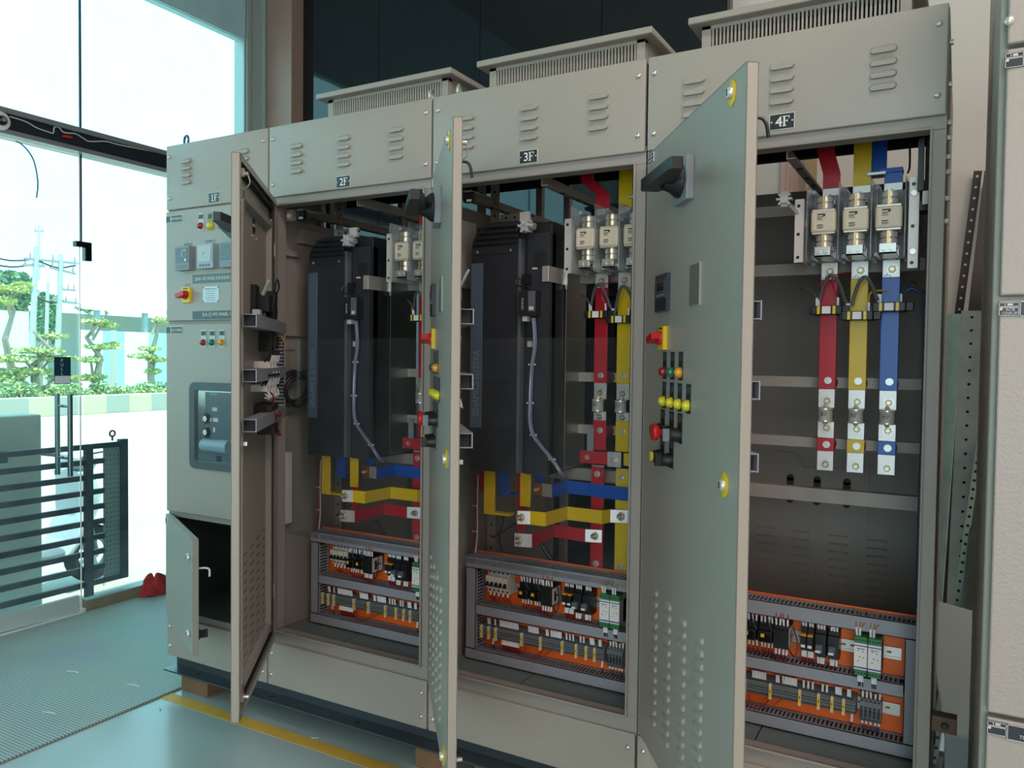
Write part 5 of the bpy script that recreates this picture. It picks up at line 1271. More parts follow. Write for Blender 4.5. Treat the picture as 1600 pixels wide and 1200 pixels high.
for nm, x0, xe in (('2F', 0.0, .758), ('3F', .8, 1.556)):
    b = MB(); b.box(x0 + .05, xe, .062, .065, .755, 1.555); b.box(x0 + .05, xe, .062, .12, .752, .755)
    ob('acrylic_shield', b, ACRY, label='clear acrylic shield in front of the drive in the %s cubicle' % nm, cat='shield', group='acrylic shields')
# small wall fittings of the 2F cubicle
b = MB()
for py0, py1, pa, pc in ((520, 513, 443, 485), (641, 638, 441, 486)):
    b = MB(); a_ = P(pa, py0, 'x', .012); c_ = P(pc, py1, 'x', .012)
    b.box(.0045, .007, a_.y, c_.y, a_.z - .012, a_.z + .012); b.box(.007, .02, a_.y, c_.y, a_.z - .012, a_.z - .010); ob('wall_rail', b, INNER, CUB[1])
b = MB(); p = P(478, 370, 'x', .03); b.box(.0045, .03, p.y - .03, p.y + .14, p.z - .03, p.z + .03); ob('wall_bracket', b, INNER, CUB[1], bevel=.001); b = MB(); p = P(450, 395, 'x', .02); b.box(.0045, .02, p.y - .02, p.y + .06, p.z - .012, p.z + .012); ob('wall_bracket', b, INNER, CUB[1], bevel=.001)
b = MB(); p = P(452, 541, 'x', .02); b.box(.0045, .012, p.y - .03, p.y + .04, p.z - .015, p.z + .015); b.cyl((.012, p.y + .02, p.z), (.016, p.y + .02, p.z), .008, n=8)
ob('wall_bracket', b, INNER, CUB[1], bevel=.001)
for i in (1, 2):
    x0 = XS[i]
    b = MB(); b.box(x0 + .05, x0 + .085, .05, .07, 2.03, 2.075); b.cyl((x0 + .066, .05, 2.05), (x0 + .066, .044, 2.05), .01, n=12, mi=1); b.box(x0 + .095, x0 + .115, .06, .085, 2.035, 2.07, 2); b.box(x0 + .12, x0 + .135, .06, .075, 2.035, 2.07, 2)
    b.box(x0 + .112, x0 + .13, .056, .06, 2.035, 2.043, 1); b.box(x0 + .1, x0 + .13, .06, .2, 2.07, 2.0755)
    ob('limit_switch', b, [INNER, WHITE, BLACK], CUB[i])
    b = MB(); q = (x0 + .04, .06, .40); b.tube([(x0 + .012, .05, .50), (x0 + .03, .045, .47), (x0 + .025, .05, .43), (x0 + .012, .06, .40)], .004, 6); b.cyl((x0 + .004, .05, .5), (x0 + .015, .05, .5), .008, n=8, mi=1)
    ob('earth_lead', b, [mat('green_yellow_wire', 'a0a23a', .5), ZINC], CUB[i])
b = MB(); b.box(2.335, 2.36, .12, .2, 1.90, 1.925); ob('side_fitting', b, [BLACK], CUB[3])
b = MB(); b.box(2.33, 2.345, .10, .12, 1.95, 2.09); ob('side_fitting', b, [BLACK], CUB[3])
b = MB(); b.tube([(2.3, .2, 2.19), (2.305, .2, 2.05), (2.3, .2, 2.02)], .003, 6); ob('hanging_wire', b, [BLACK], CUB[3])
b = MB(); b.box(2.345, 2.372, .06, .063, 1.905, 1.94); ob('tab', b, OFFW, CUB[3])
b = MB()
for py, a, c in ((455, 1415, 1437),): b.tube([P(a, py, 'y', .3), P((a + c) / 2, py - 4, 'y', .3), P(c, py + 3, 'y', .3)], .006, 7)
for k in range(3): b.tube([(2.345, .33, 1.70), (2.352, .34, 1.4 + .1 * k), (2.35, .33, 1.2), (2.348, .34, .75)], .006, 6)
ob('blue_wires', b, WIREBL, label='dark blue wires running down the right upright of the 4F cubicle', cat='wire')

# ================================================================ BASE UNDER THE ROW
b = MB(); x0, x1 = -.60, 2.40
b.prism([(-.035, .085), (-.035, .092), (.034, .092), (.034, .1385), (.042, .1385), (.042, .085)], 'x', x0, x1)
for k in range(7): b.cyl((x0 + .18 + k * .45, 0.0, .092), (x0 + .18 + k * .45, 0.0, .0926), .011, n=12, mi=1)
ob('base_channel', b, [CHANNEL, BLACK], label='black steel channel along the front under the cubicles', cat='channel', bevel=.0015)
b = MB(); b.prism([(.958, .085), (.958, .1385), (.966, .1385), (.966, .092), (1.0, .092), (1.0, .085)], 'x', x0, x1)
ob('base_channel', b, [CHANNEL], label='black steel channel along the rear under the cubicles', cat='channel')
def block(x0, x1, y0, y1, label, m=WOOD, z0=0.0, z1=.0848):
    b = MB(); b.box(x0, x1, y0, y1, z0, z1); return ob('wood_block', b, m, label=label, cat='block', bevel=.004, group='timber blocks under the row')
block(-.528, -.36, .0, .22, 'rough timber block on the floor at the left end under the black channel')
block(.755, .875, -.01, .20, 'rough timber block under the row between the open doors of 2F and 3F')
block(.99, 1.13, .02, .2, 'timber block under the row behind the open door of 3F')
block(2.2, 2.36, .0, .2, 'timber block under the right end of the row', )
for xx in (-.5, .8, 2.2): block(xx, xx + .14, .8, 1.0, 'timber block under the rear channel of the row')
b = MB(); b.prism([(-.66, .0085), (-.57, .0085), (-.585, .118), (-.64, .118)], 'y', .1, .3); ob('yellow_block', b, mat('yellow_painted_timber', 'c9962a', .6, 0, .2, 40, .2, 20), label='yellow painted block beside the timber at the left end of the row', cat='block', bevel=.004)
# debris on the floor
rr = random.Random(11)
def chip(px, py, L, a, label, m, r=.0012):
    p = P(px, py, 'z', .002); b = MB(); b.tube([(p.x - L * math.cos(a), p.y - L * math.sin(a), p.z + r), (p.x, p.y, p.z + r + .001), (p.x + L * math.cos(a + .3), p.y + L * math.sin(a + .3), p.z + r)], r, 5); ob('wire_offcut', b, m, label=label, cat='offcut', group='wire offcuts on the floor')
chip(492, 1154, .014, .4, 'pale wire offcut on the floor under the 2F door', FERR); chip(250, 1109, .012, -.6, 'dark wire offcut on the floor near the mat edge', WIREB)
for px, py, lab in ((115, 1049, 'left'), (210, 1070, 'right'), (78, 1113, 'lower')):
    p = P(px, py, 'z', .01); b = MB(); b.tube([(p.x - .03, p.y - .012, .0095), (p.x, p.y, .0098), (p.x + .03, p.y + .004, .0095)], .0015, 5); ob('thread', b, FERR, label='pale thread lying on the ribbed mat, %s of three' % lab, cat='thread', group='threads on the mat')

# ================================================================ THE CABINET AT THE RIGHT EDGE
YR = -.45; XRC = 2.4965; XE = 3.5
c = thing('grey_cabinet', (3.0, .1, 0), 'coarse textured grey cabinet standing close at the right edge', 'cabinet')
b = MB(); b.box(XRC, XE, YR + .03, .56, .02, 2.75); b.box(XRC + .01, XE, YR + .06, .5, 0, .02); ob('enclosure', b, mat('smooth_grey_side', 'a7a396', .38, 0, .06, 300), c, bevel=.004)
def zr(px, py): return P(px, py, 'y', YR).z
za = (zr(1562, 75), zr(1556, 466), zr(1540, 1116))
prev = 2.72
gap = .005; lowz = .07
spans = [(za[0] + gap, 2.72), (za[1] + gap, za[0] - gap), (za[2] + gap, za[1] - gap), (lowz, za[2] - gap)]
for k, (z0, z1) in enumerate(spans):
    b = MB(); b.box(XRC + .012, XE - .01, YR, YR + .03, z0, z1)
    o = ob('top_cover' if k == 0 else 'door', b, BODYC, c, bevel=.004, seg=3)
    if k == 0: q = P(1577, 33, 'y', YR); screw(o, q.x, q.z, YR, .009)
def rplate(px0, py0, px1, py1, lines, blank=False):
    a_ = P(px0, py0, 'y', YR); d_ = P(px1, py1, 'y', YR); b = MB(); x0, x1, z0, z1 = a_.x, d_.x, d_.z, a_.z
    b.box(x0, x1, YR - .002, YR, z0, z1); hh = z1 - z0; zm = z1 - hh * .36
    def frame(xa, xb, zb, zt, r=.003):
        t = .0011
        b.box(xa, xb, YR - .0026, YR - .002, zt - t, zt, 1); b.box(xa, xb, YR - .0026, YR - .002, zb, zb + t, 1); b.box(xa, xa + t, YR - .0026, YR - .002, zb, zt, 1); b.box(xb - t, xb, YR - .0026, YR - .002, zb, zt, 1)
    frame(x0 + .001, x1 - .001, zm + .0005, z1 - .001); frame(x0 + .001, x1 - .001, z0 + .001, zm - .0005)
    w_ = x1 - x0
    for f0, f1 in ((.3, .34), (.42, .68)): b.box(x0 + w_ * f0, x0 + w_ * f1, YR - .0026, YR - .002, zm + hh * .1, z1 - hh * .12, 1)
    b.cyl((x0 + .005, YR - .002, zm - .004), (x0 + .005, YR - .0032, zm - .004), .0028, n=10, mi=1)
    for k, tx in enumerate(lines): b.text(tx, (x0 + x1) / 2 + .002, YR - .0022, zm - hh * (.17 + .26 * k), hh * .2, 1, maxw=w_ * .82)
    ob('nameplate', b, [LABELB, mat('engraved_line', 'cdc6c8', .5)], c)
def rplate2(px0, py0, px1, py1, lines, wide):
    a_ = P(px0, py0, 'y', YR); d_ = P(px1, py1, 'y', YR); b = MB(); x0, x1, z0, z1 = a_.x, a_.x + wide, d_.z, a_.z; t = .0012
    b.box(x0, x1, YR - .002, YR, z0, z1)
    b.box(x0, x1, YR - .0026, YR - .002, z1 - t, z1, 1); b.box(x0, x1, YR - .0026, YR - .002, z0, z0 + t, 1); b.box(x0, x0 + t, YR - .0026, YR - .002, z0, z1, 1); b.box(x1 - t, x1, YR - .0026, YR - .002, z0, z1, 1)
    hh = z1 - z0
    for k, tx in enumerate(lines): b.text(tx, x0 + wide * .62, YR - .0022, z1 - hh * (.34 + .34 * k), hh * .25, 1, maxw=wide * .75)
    ob('nameplate', b, [LABELB, mat('engraved_line', 'cdc6c8', .5)], c)
rplate(1570, 84, 1600, 104, [])
rplate(1560, 472, 1593, 494, ['ACB', '1250A,3P']); rplate2(1594, 471, 1600, 494, [], .09)
rplate(1542, 1124, 1573, 1152, []); rplate2(1574, 1131, 1600, 1160, ['CURRENT', 'TRANSFORMER'], .085)
# leaning wrapped parts between the row and the right cabinet
WRAP = mat('clear_stretch_wrap', 'c6cdcb', .18, 0, .7, 35, .25, 18, coat=.6)
WRAPB = mat('greenish_wrap', 'bddad2', .2, 0, .8, 30, .25, 16, coat=.6)
DARKST = mat('dark_punched_steel', '35302c', .5, .3)
def leaner(pt, pb, y, w_, t_, name, label, m, holes=0, ybot=None):
    a_ = P(*pt, 'y', y); yb = ybot if ybot is not None else y - .35
    b_ = P(*pb, 'y', yb); return a_, b_
def lean(name, pt, pb, yt, yb, w_, th, m, label, holes=0, hm=None, cat='panel'):
    a_ = P(*pt, 'y', yt); c_ = P(*pb, 'y', yb); d = (c_ - a_).normalized()
    k = (0.012 - a_.z) / d.z; c_ = a_ + d * k
    b = MB(); rt = Vector((1, 0, 0)); rt = (rt - d * d.dot(rt)).normalized(); nn = d.cross(rt)
    b.obox((a_ + c_) / 2, rt, nn, d, w_ / 2, th / 2, (c_ - a_).length / 2, 0)
    sgn = -1 if nn.y > 0 else 1
    for h in range(holes):
        p = a_ + (c_ - a_) * ((h + .5) / holes) + nn * sgn * (th / 2)
        b.cyl(p, p + nn * sgn * .0008, .006, n=8, mi=1)
    return ob(name, b, [m, hm or BLACK], label=label, cat=cat, bevel=.003)
lean('punched_strip', (1528, 268), (1478, 640), 1.96, 1.8, .034, .02, DARKST, 'dark punched steel strip leaning on the cream wall, tallest of the leaning parts', 46, mat('hole_pale', 'd9d2c6', .6), 'strip')
lean('steel_angle', (1549, 268), (1508, 620), 1.90, 1.74, .055, .03, mat('brown_steel', '4a423c', .5, 0, .3, 30, .2, 10), 'brown steel angle leaning behind the wrapped panels', 0, None, 'strip')
lean('wrapped_panel', (1493, 492), (1466, 860), 1.75, 1.45, .06, .035, WRAPB, 'narrow panel in greenish stretch wrap leaning next to the 4F cubicle', 0)
lean('wrapped_panel', (1519, 488), (1494, 1010), 1.60, 1.20, .08, .04, WRAP, 'broad panel in clear stretch wrap leaning between the cubicle and the right cabinet', 30, mat('hole_dark', '0e0f10', 0.9))
lean('punched_strip', (1531, 690), (1481, 1040), 1.36, 1.08, .022, .03, mat('pale_green_strip', 'd5ebe1', .4), 'pale green punched strip leaning beside the wrapped panels', 34, BLACK, 'strip')
lean('wrapped_panel', (1545, 700), (1507, 1060), 1.40, 1.02, .075, .05, mat('dark_shiny_wrap', '66706e', .12, 0, .9, 22, .3, 14, coat=.8), 'dark panel in shiny wrap leaning low behind the right cabinet', 0)
lean('blue_profile', (1476, 790), (1462, 880), 1.62, 1.52, .04, .03, mat('slate_blue', '3c5360', .4), 'slate blue profile leaning low behind the 4F cubicle', 0, None, 'strip')
b = MB(); ps = [P(1462, 1065, 'y', .95), P(1475, 1068, 'y', .95), P(1520, 1105, 'y', .75), P(1520, 1150, 'y', .65), P(1462, 1122, 'y', .7)]
zf = .012
b.add([(2.35, .98, .62), (2.56, 1.0, .58), (2.7, .62, .3), (2.43, .6, .28), (2.35, .98, .60), (2.56, 1.0, .56), (2.7, .62, .28), (2.43, .6, .26)], [(0, 1, 2, 3), (7, 6, 5, 4), (0, 4, 5, 1), (1, 5, 6, 2), (2, 6, 7, 3), (3, 7, 4, 0)])
b.box(2.43, 2.68, .64, .95, zf - .012, .27)
ob('white_sheet', b, mat('white_sheet', 'f2f6f5', .5), label='white sheet covered box low behind the 4F cubicle', cat='box', bevel=.004)
q = P(1473, 1129, 'y', .05)
b = MB(); b.box(2.401, 2.46, .03, .07, q.z - .02, q.z + .022); b.cyl((q.x + .005, .03, q.z), (q.x + .005, .024, q.z), .009, n=12, mi=1)
ob('side_clamp', b, [mat('brown_clamp', '6a5342', .6), BLACK], label='brown clamp piece fixed at the right side of the 4F cubicle', cat='clamp', bevel=.002)
b = MB(); xa, xb = P(1220, 260, 'y', 1.98).x, P(1258, 260, 'y', 1.98).x
b.box(xa, xb, 1.97, 1.9995, 0, 2.75); b.box(xa + .03, xa + .036, 1.962, 1.97, 0, 2.75); b.box(xa + .055, xa + .06, 1.962, 1.97, 0, 2.75); b.box(xa + .085, xa + .09, 1.962, 1.97, 0, 2.75)
ob('trim_33', b, mat('pink_frame', 'd2b3a6', .5), kind='structure', bevel=.002)
b = MB(); p = P(1268, 255, 'y', 1.9); b.bar((p.x, 1.9, 2.6), (p.x + .03, 1.6, .012), .05, .03, 0, (0, 1, 0)); ob('wood_batten', b, mat('batten', 'b0926c', .7, 0, .3, 40, .2, 12), label='wooden batten leaning on the cream wall behind the 4F cubicle', cat='batten')
# ================================================================ OUTSIDE
PAVE = mat('pale_concrete_ground', 'a09e92', .85, 0, .2, 6, .12, .8)
b = MB(); b.box(-19.5, -2.08, -30, 60, -.36, -.25); ob('ground', b, PAVE, kind='structure')
b = MB(); b.box(-60, -19.8, -40, 90, -.3, .1); ob('ground_verge', b, mat('verge_earth', 'a9a184', .9, 0, .2, 3, .2, 1), kind='structure')
def kerb_mat():
    m = bpy.data.materials.new('painted_kerb'); m.use_nodes = True
    n = m.node_tree.nodes; l = m.node_tree.links; bs = n['Principled BSDF']; t = n.new('ShaderNodeTexCoord'); s = n.new('ShaderNodeSeparateXYZ'); l.new(t.outputs['Object'], s.inputs[0])
    a = n.new('ShaderNodeMath'); a.operation = 'MULTIPLY'; a.inputs[1].default_value = math.pi / .75; l.new(s.outputs['Y'], a.inputs[0]); q = n.new('ShaderNodeMath'); q.operation = 'SINE'; l.new(a.outputs[0], q.inputs[0])
    g = n.new('ShaderNodeMath'); g.operation = 'GREATER_THAN'; g.inputs[1].default_value = 0; l.new(q.outputs[0], g.inputs[0])
    mx = n.new('ShaderNodeMix'); mx.data_type = 'RGBA'; l.new(g.outputs[0], mx.inputs['Factor']); mx.inputs['A'].default_value = (*srgb('a5a79a'), 1); mx.inputs['B'].default_value = (*srgb('c9bf9e'), 1); l.new(mx.outputs['Result'], bs.inputs['Base Color']); bs.inputs['Roughness'].default_value = .85
    return m
b = MB(); b.box(-19.8, -19.5, -10, 60, -.25, P(200, 616, 'x', -19.5).z); ob('trim_40', b, kerb_mat(), kind='structure', bevel=.02)
LEAFS = [mat('leaf_green', '8fb07c', .6), mat('leaf_light', 'b3c481', .6), mat('leaf_dark', '6f9a7c', .6), mat('leaf_yellow', 'c6c883', .6)]
BARK = mat('bark', '97907f', .9, 0, .4, 12)
def leaves(b, c, r, n, size, rr, mis=(0, 1)):
    for k in range(n):
        while True:
            v = Vector((rr.uniform(-1, 1), rr.uniform(-1, 1), rr.uniform(-1, 1)))
            if v.length < 1: break
        v = v * (0.55 + .45 * rr.random())
        p = Vector(c) + Vector((v.x * r[0], v.y * r[1], v.z * r[2])); u = Vector((rr.gauss(0, 1), rr.gauss(0, 1), rr.gauss(0, .6))).normalized(); w2 = u.orthogonal().normalized(); s = size * rr.uniform(.6, 1.4)
        b.add([p - u * s, p + w2 * s * .45, p + u * s, p - w2 * s * .45], [(0, 1, 2, 3)], mis[rr.randrange(len(mis))])
def tree_pads(px, x, zb, pads, label, seed, name='layered_tree', trunk_px=None, size=.13, mis=(0, 1, 3)):
    rr = random.Random(seed); base = P(px, 600, 'x', x); base.z = .1
    t = thing(name, base, label, 'tree'); b = MB(); top = max(P(a, c, 'x', x).z for a, c, *_ in pads)
    pts = [base + Vector((rr.uniform(-.1, .1) * k, rr.uniform(-.12, .12) * k, (top + .02) * k / 4)) for k in range(5)]; b.tube(pts, [.14, .12, .09, .07, .03], 7)
    f = MB()
    for (a, c, wpx, hpx, n) in pads:
        q = P(a, c, 'x', x); kk = (q - CC).dot(CF) / FPX
        b.tube([Vector((base.x, base.y, max(.2, q.z - .5))), (Vector((base.x, base.y, q.z - .2)) + q) / 2, q], [.05, .035, .015], 5)
        leaves(f, q, (wpx * kk * .7, wpx * kk, hpx * kk), int(n * 2.0), size * .62, rr, mis)
    ob('trunk', b, BARK, t); ob('foliage', f, LEAFS, t)
tree_pads(22, -32, 0, [(20, 440, 34, 18, 900), (0, 460, 30, 26, 900), (38, 458, 18, 20, 600), (14, 480, 30, 22, 900)], 'large round tree far off beyond the verge, behind the left power pole', 1, 'round_tree', size=.24, mis=(2, 0, 2))
tree_pads(70, -30, 0, [(70, 470, 20, 14, 400), (74, 492, 20, 20, 600), (64, 515, 16, 20, 500), (80, 520, 14, 20, 400)], 'dark bushy tree between the two power poles', 2, 'bushy_tree', size=.2, mis=(2, 2, 0))
tree_pads(18, -23, 0, [(18, 452, 30, 6, 300), (35, 446, 18, 5, 200), (5, 470, 22, 8, 200)], 'pale yellow green layered tree in front of the large round tree', 3, mis=(1, 3), size=.15)
tree_pads(60, -22, 0, [(85, 525, 25, 4, 260), (60, 548, 45, 5, 420), (20, 560, 40, 6, 400), (90, 560, 36, 5, 360), (40, 580, 50, 7, 460), (10, 590, 34, 8, 360), (100, 590, 30, 6, 300)], 'low tree with flat layered branches on the verge, left of the door hinge', 4, size=.12, mis=(0, 1, 3))
tree_pads(145, -22, 0, [(150, 502, 26, 4, 260), (168, 508, 20, 4, 200), (160, 542, 32, 4, 300), (140, 562, 26, 5, 260), (175, 538, 18, 3, 160), (145, 590, 26, 6, 260)], 'layered young tree on the verge in front of the striped sheet wall', 5, size=.11, mis=(0, 1, 3))
tree_pads(238, -22, 0, [(222, 556, 26, 4, 260), (246, 562, 20, 4, 220), (235, 545, 22, 4, 200), (250, 500, 16, 5, 180), (240, 580, 16, 5, 160)], 'layered young tree on the verge nearest the 1F cubicle', 6, size=.11, mis=(0, 1, 3))
tree_pads(170, -45, 0, [(160, 460, 26, 8, 300), (200, 462, 24, 6, 260), (135, 475, 18, 14, 260)], 'hazy far trees behind the white shed roof', 7, 'far_tree', size=.35, mis=(2, 0))
rr = random.Random(9); f = MB()
for k in range(46):
    px = -60 + k * 9.2; q = P(px, 612 + rr.uniform(-6, 8), 'x', -20.6 - rr.random() * 1.5); leaves(f, (q.x, q.y, max(.12, q.z)), (.5, .35, .26), 200, .06, rr, (0, 1, 2))
ob('verge_grass', f, LEAFS, label='leafy green ground cover growing along the verge behind the kerb', cat='grass', kind='stuff')
POLE = mat('pole_grey', 'b5b9b4', .7)
def pole(a, c, x, r, label, arms):
    p = P(*a, 'x', x); q = P(*c, 'x', x); q.z = .1
    t = thing('power_pole', q, label, 'pole', 'power poles'); b = MB(); b.tube([q, p], [r * 1.3, r], 8); ob('shaft', b, POLE, t)
    for (l0, l1) in arms:
        s = MB(); u = P(*l0, 'x', x); v = P(*l1, 'x', x); s.bar(u, v, .07, .07)
        for k in range(3):
            m = u.lerp(v, .1 + .4 * k); s.cyl(m, m + Vector((0, 0, .22)), .035, .02, n=8)
        ob('cross_arm', s, mat('arm_grey', '8d9696', .6), t)
pole((57, 385), (47, 600), -25, .085, 'left power pole with long cross arm seen through the glass door', [((38, 404), (125, 412)), ((36, 414), (70, 416)), ((40, 452), (60, 455))])
pole((95, 398), (88, 605), -25, .08, 'right power pole with stacked cross arms beside the door hinge', [((78, 418), (118, 428)), ((84, 470), (122, 474)), ((95, 452), (118, 454))])
pole((61, 352), (58, 395), -40, .06, 'thin far mast with small cross bar above the left power pole', [((54, 361), (68, 362))])
pole((75, 440), (70, 600), -27, .06, 'slim pole between the two big power poles', [])
pole((178, 516), (177, 602), -24, .10, 'short grey post in front of the striped sheet wall', [])
b = MB()
for k, ((a, c), (d, e)) in enumerate((((60, 404), (-30, 396)), ((60, 412), (-30, 408)), ((118, 415), (60, 408)), ((100, 470), (50, 460)))):
    u = P(a, c, 'x', -25); v = P(d, e, 'x', -25); m = (u + v) / 2 - Vector((0, 0, .15)); b.tube([u, m, v], .03, 5)
ob('power_lines', b, WIREB, label='dark power lines strung between the poles', cat='wire')
# striped sheet wall, shed
def sheet_mat():
    m = bpy.data.materials.new('striped_sheet'); m.use_nodes = True
    n = m.node_tree.nodes; l = m.node_tree.links; bs = n['Principled BSDF']; t = n.new('ShaderNodeTexCoord'); s = n.new('ShaderNodeSeparateXYZ'); l.new(t.outputs['Object'], s.inputs[0])
    a = n.new('ShaderNodeMath'); a.operation = 'MULTIPLY'; a.inputs[1].default_value = math.pi / 1.02; l.new(s.outputs['Y'], a.inputs[0]); q = n.new('ShaderNodeMath'); q.operation = 'SINE'; l.new(a.outputs[0], q.inputs[0])
    g = n.new('ShaderNodeMath'); g.operation = 'GREATER_THAN'; g.inputs[1].default_value = .15; l.new(q.outputs[0], g.inputs[0])
    mx = n.new('ShaderNodeMix'); mx.data_type = 'RGBA'; l.new(g.outputs[0], mx.inputs['Factor']); mx.inputs['A'].default_value = (*srgb('e2e8e4'), 1); mx.inputs['B'].default_value = (*srgb('9ccfd2'), 1); l.new(mx.outputs['Result'], bs.inputs['Base Color']); bs.inputs['Roughness'].default_value = .6
    return m
xs_ = -27.0; ya = P(125, 560, 'x', xs_).y; yb = ya + 14; zt = P(190, 518, 'x', xs_).z
b = MB(); n_ = int((yb - ya) / .25)
pp = [(xs_ + (.04 if k % 2 else 0), ya + k * .25) for k in range(n_ + 1)]
b.prism(pp + [(xs_ - .05, p[1]) for p in reversed(pp)], 'z', -.02, zt)
ob('sheet_wall', b, sheet_mat(), label='teal and white striped sheet fence beyond the verge', cat='fence')
x_s = -31; zt2 = P(190, 487, 'x', x_s).z; zt3 = P(190, 464, 'x', x_s - 6).z; ya = P(132, 480, 'x', x_s).y
t = thing('open_shed', (x_s - 3, ya + 9, -.02), 'open shed with white roof behind the striped fence', 'shed')
b = MB(); b.prism([(x_s, zt2), (x_s - 7, zt3 + .6), (x_s - 7, zt3 + .75), (x_s, zt2 + .18)], 'y', ya, ya + 18) if False else None
b = MB(); b.add([(x_s, ya, zt2), (x_s, ya + 18, zt2), (x_s - 7, ya + 18, zt3 + .4), (x_s - 7, ya, zt3 + .4), (x_s, ya, zt2 + .2), (x_s, ya + 18, zt2 + .2), (x_s - 7, ya + 18, zt3 + .6), (x_s - 7, ya, zt3 + .6)], [(0, 1, 2, 3), (7, 6, 5, 4), (0, 4, 5, 1), (1, 5, 6, 2), (2, 6, 7, 3), (3, 7, 4, 0)])
ob('roof', b, mat('shed_roof_white', 'eef0ee', .6), t)
for k in range(6):
    b = MB(); yy = ya + .6 + k * 2.4; b.box(x_s - .3, x_s - .1, yy, yy + .2, -.02, zt2 + .1); ob('post', b, mat('shed_post', '8ea6aa', .6), t)
b = MB(); b.box(x_s - 6.8, x_s - 6.6, ya, ya + 18, -.02, zt3 - 1.0); ob('rear_wall', b, mat('shed_rear', 'b4c8c8', .7), t)
b = MB(); xw_ = -28; p = P(45, 487, 'x', xw_); b.box(xw_ - .2, xw_, p.y - 14, p.y, -.02, p.z); ob('white_wall', b, mat('white_wall_far', 'e4ebe8', .8), label='plain white wall beyond the verge at the left edge of the photo', cat='wall')
# concrete wall end, steel gate
b = MB(); xw0 = -2.6; q = P(65, 648, 'x', xw0); b.box(-2.76, xw0, -7, q.y, -.25, 1.10); ob('concrete_wall', b, mat('rough_concrete', 'a9ab9f', .85, 0, .5, 12, .18, 5), label='low rough concrete wall behind the black gate', cat='wall', bevel=.01)
GB = mat('black_gate_steel', '24313a', .55)
t = thing('steel_gate', (-2.2, .3, -.25), 'black steel gate with flat horizontal bars just outside the glass', 'gate')
xg = -2.2; y1 = .895; y0 = -3.0
b = MB(); b.box(xg - .02, xg + .02, .845, y1, .055, .945); b.box(xg - .02, xg + .02, .62, .66, -.25, .93); b.box(xg - .02, xg + .02, y0, y0 + .04, -.25, .94); b.box(xg - .02, xg + .02, -1.2, -1.16, .0, .94); ob('post', b, GB, t)
for k in range(10):
    z = .915 - k * .094; b = MB(); b.box(xg - .012, xg + .012, y0, .85 if k in (0, 9) else .74, z - .016, z + .016); ob('bar', b, GB, t)
b = MB(); b.box(xg - .006, xg + .006, .74, .85, .08, .9)
for k in range(26):
    for j in range(4): b.cyl((xg + .006, .755 + j * .026, .1 + k * .03), (xg + .0068, .755 + j * .026, .1 + k * .03), .004, n=6, mi=1)
ob('perforated_sheet', b, [mat('perforated_grey', '7f8a86', .6), mat('hole_dark', '0e0f10', 0.9)], t)
b = MB(); b.torus((xg, .80, .985), (1, 0, 0), .018, .006, 14, 6); b.cyl((xg, .80, .94), (xg, .80, .97), .006, n=8); ob('hasp', b, GB, t)
rr = random.Random(4); f = MB()
for k in range(7): leaves(f, (-2.34, .08 - k * .09, 1.0 - .03), (.05, .07, .045), 60, .022, rr, (2,))
f2 = MB(); f2.box(-2.40, -2.26, -.75, .2, .86, .93)
t = thing('plant_trough', (-2.33, -.2, .86), 'dark trough with shrivelled leaves hung behind the top of the black gate', 'planter'); ob('trough', f2, GB, t); ob('dry_leaves', f, [LEAFS[0], LEAFS[1], mat('dark_dry_leaf', '2e3a34', .8), LEAFS[3]], t)
# scooter, side on, front wheel to the right
SX = -3.3; sy = P(143, 860, 'x', -3.3).y
t = thing('scooter', (SX, sy - .62, -.03), 'silver grey scooter parked behind the black gate', 'scooter')
SB = mat('scooter_silver', 'a3aeb2', .3, coat=.4); SD = mat('scooter_grey', '59666c', .4); TY = mat('tyre', '1d2022', .85)
def wheel(y):
    b = MB(); b.torus((SX, y, .19), (1, 0, 0), .165, .05, 28, 10); ty = ob('tyre', b, TY, t)
    b = MB(); b.cyl((SX - .025, y, .19), (SX + .025, y, .19), .05, n=16)
    b.torus((SX, y, .19), (1, 0, 0), .12, .016, 24, 8)
    for k in range(5):
        an = 2 * math.pi * k / 5; b.bar((SX, y, .19), (SX, y + .12 * math.cos(an), .19 + .12 * math.sin(an)), .03, .02, 0, (1, 0, 0))
    ob('rim', b, mat('alloy', 'a5aaaa', .35, .9), t)
wheel(sy); wheel(sy - 1.24)
def loft(name, secs, m, nseg=14):
    b = MB(); vs = []
    for (y, zc, hz, hx) in secs:
        for k in range(nseg):
            an = 2 * math.pi * k / nseg; ca, sa = math.cos(an), math.sin(an)
            vs.append((SX + hx * math.copysign(abs(ca) ** .7, ca), y, zc + hz * math.copysign(abs(sa) ** .7, sa)))
    n = len(secs); fs = [(i * nseg + k, i * nseg + (k + 1) % nseg, (i + 1) * nseg + (k + 1) % nseg, (i + 1) * nseg + k) for i in range(n - 1) for k in range(nseg)]
    b.add(vs, fs + [tuple(range(nseg - 1, -1, -1)), tuple(range((n - 1) * nseg, n * nseg))], 0, True); return ob(name, b, m, t)
b = MB(); b.strip([(sy + .23 * math.cos(a), .19 + .235 * math.sin(a)) for a in [math.radians(x) for x in range(15, 170, 14)]], 'x', SX - .065, SX + .065, .012); ob('front_fender', b, SB, t, bevel=.004)
b = MB()
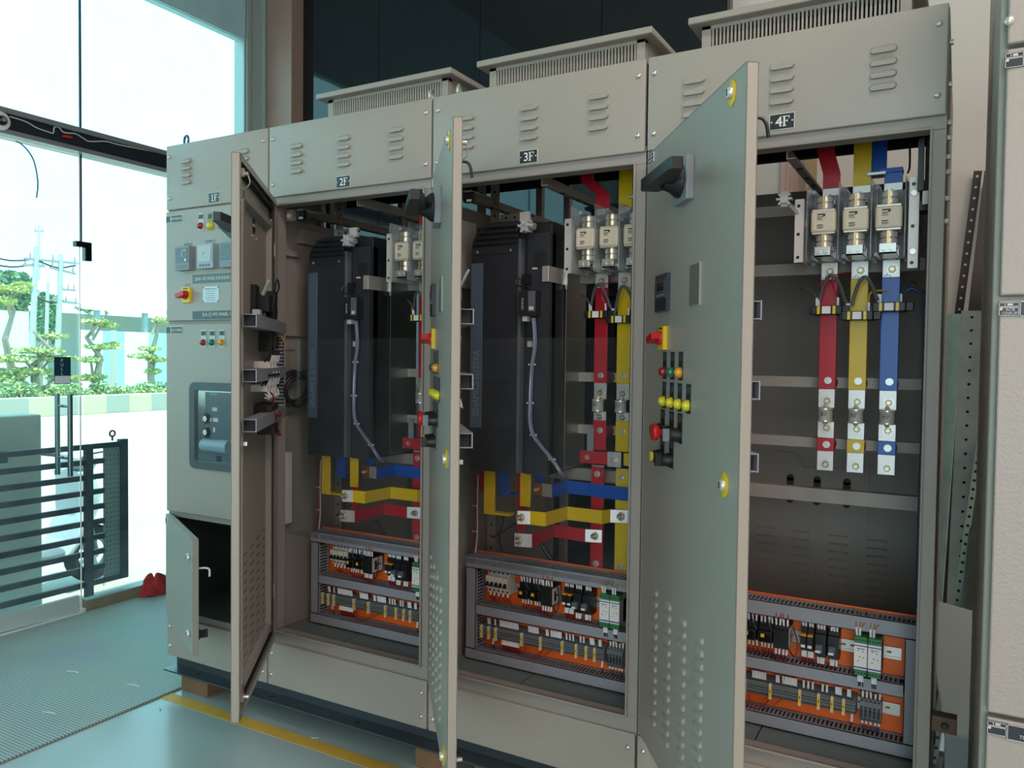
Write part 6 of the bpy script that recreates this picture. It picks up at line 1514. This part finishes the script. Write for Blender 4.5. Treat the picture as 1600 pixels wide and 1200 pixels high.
for s in (-.07, .07): b.cyl((SX + s, sy, .19), (SX + s, sy - .1, .62), .018, n=10)
ob('fork', b, SD, t)
b = MB(); b.strip([(sy - .30, .24), (sy - .22, .33), (sy - .14, .55), (sy - .15, .78), (sy - .17, .84)], 'x', SX - .2, SX + .2, .03); ob('leg_shield', b, SB, t, bevel=.012)
loft('front_apron', [(sy + .05, .62, .05, .05), (sy - .02, .62, .17, .12), (sy - .12, .62, .22, .19), (sy - .16, .6, .24, .2)], SB)
loft('headlamp_cowl', [(sy + .02, .90, .03, .06), (sy - .04, .90, .075, .12), (sy - .14, .91, .08, .15), (sy - .2, .92, .04, .12)], SB)
b = MB(); b.tube([(SX - .34, sy - .24, .95), (SX - .2, sy - .17, .94), (SX, sy - .14, .93), (SX + .2, sy - .17, .94), (SX + .34, sy - .24, .95)], .014, 8)
for s in (-1, 1): b.tube([(SX + s * .2, sy - .15, .97), (SX + s * .26, sy - .06, .985), (SX + s * .33, sy - .1, .97)], .006, 6)
ob('handlebar', b, BLACK, t)
loft('floorboard', [(sy - .26, .25, .04, .16), (sy - .4, .24, .045, .17), (sy - .62, .25, .05, .17)], SD)
loft('rear_body', [(sy - .58, .34, .12, .12), (sy - .66, .46, .2, .16), (sy - .85, .52, .2, .19), (sy - 1.15, .6, .17, .18), (sy - 1.4, .68, .1, .13), (sy - 1.48, .7, .05, .08)], SB)
loft('seat', [(sy - .62, .73, .03, .11), (sy - .75, .75, .05, .14), (sy - 1.1, .78, .055, .15), (sy - 1.35, .81, .045, .12)], mat('seat_vinyl', '23272a', .55))
b = MB(); b.ball((SX, sy + .005, .9), .06, 0, 12, (1.1, .5, .85)); ob('headlamp', b, mat('lamp_glass', 'cfe0e4', .1), t)
b = MB(); b.box(SX + .08, SX + .14, sy - 1.35, sy - .7, .2, .3); b.tube([(SX + .12, sy - .7, .2), (SX + .15, sy - 1.1, .2), (SX + .16, sy - 1.45, .26)], .03, 8); ob('engine', b, SD, t, bevel=.01)

t.location.z = -.25
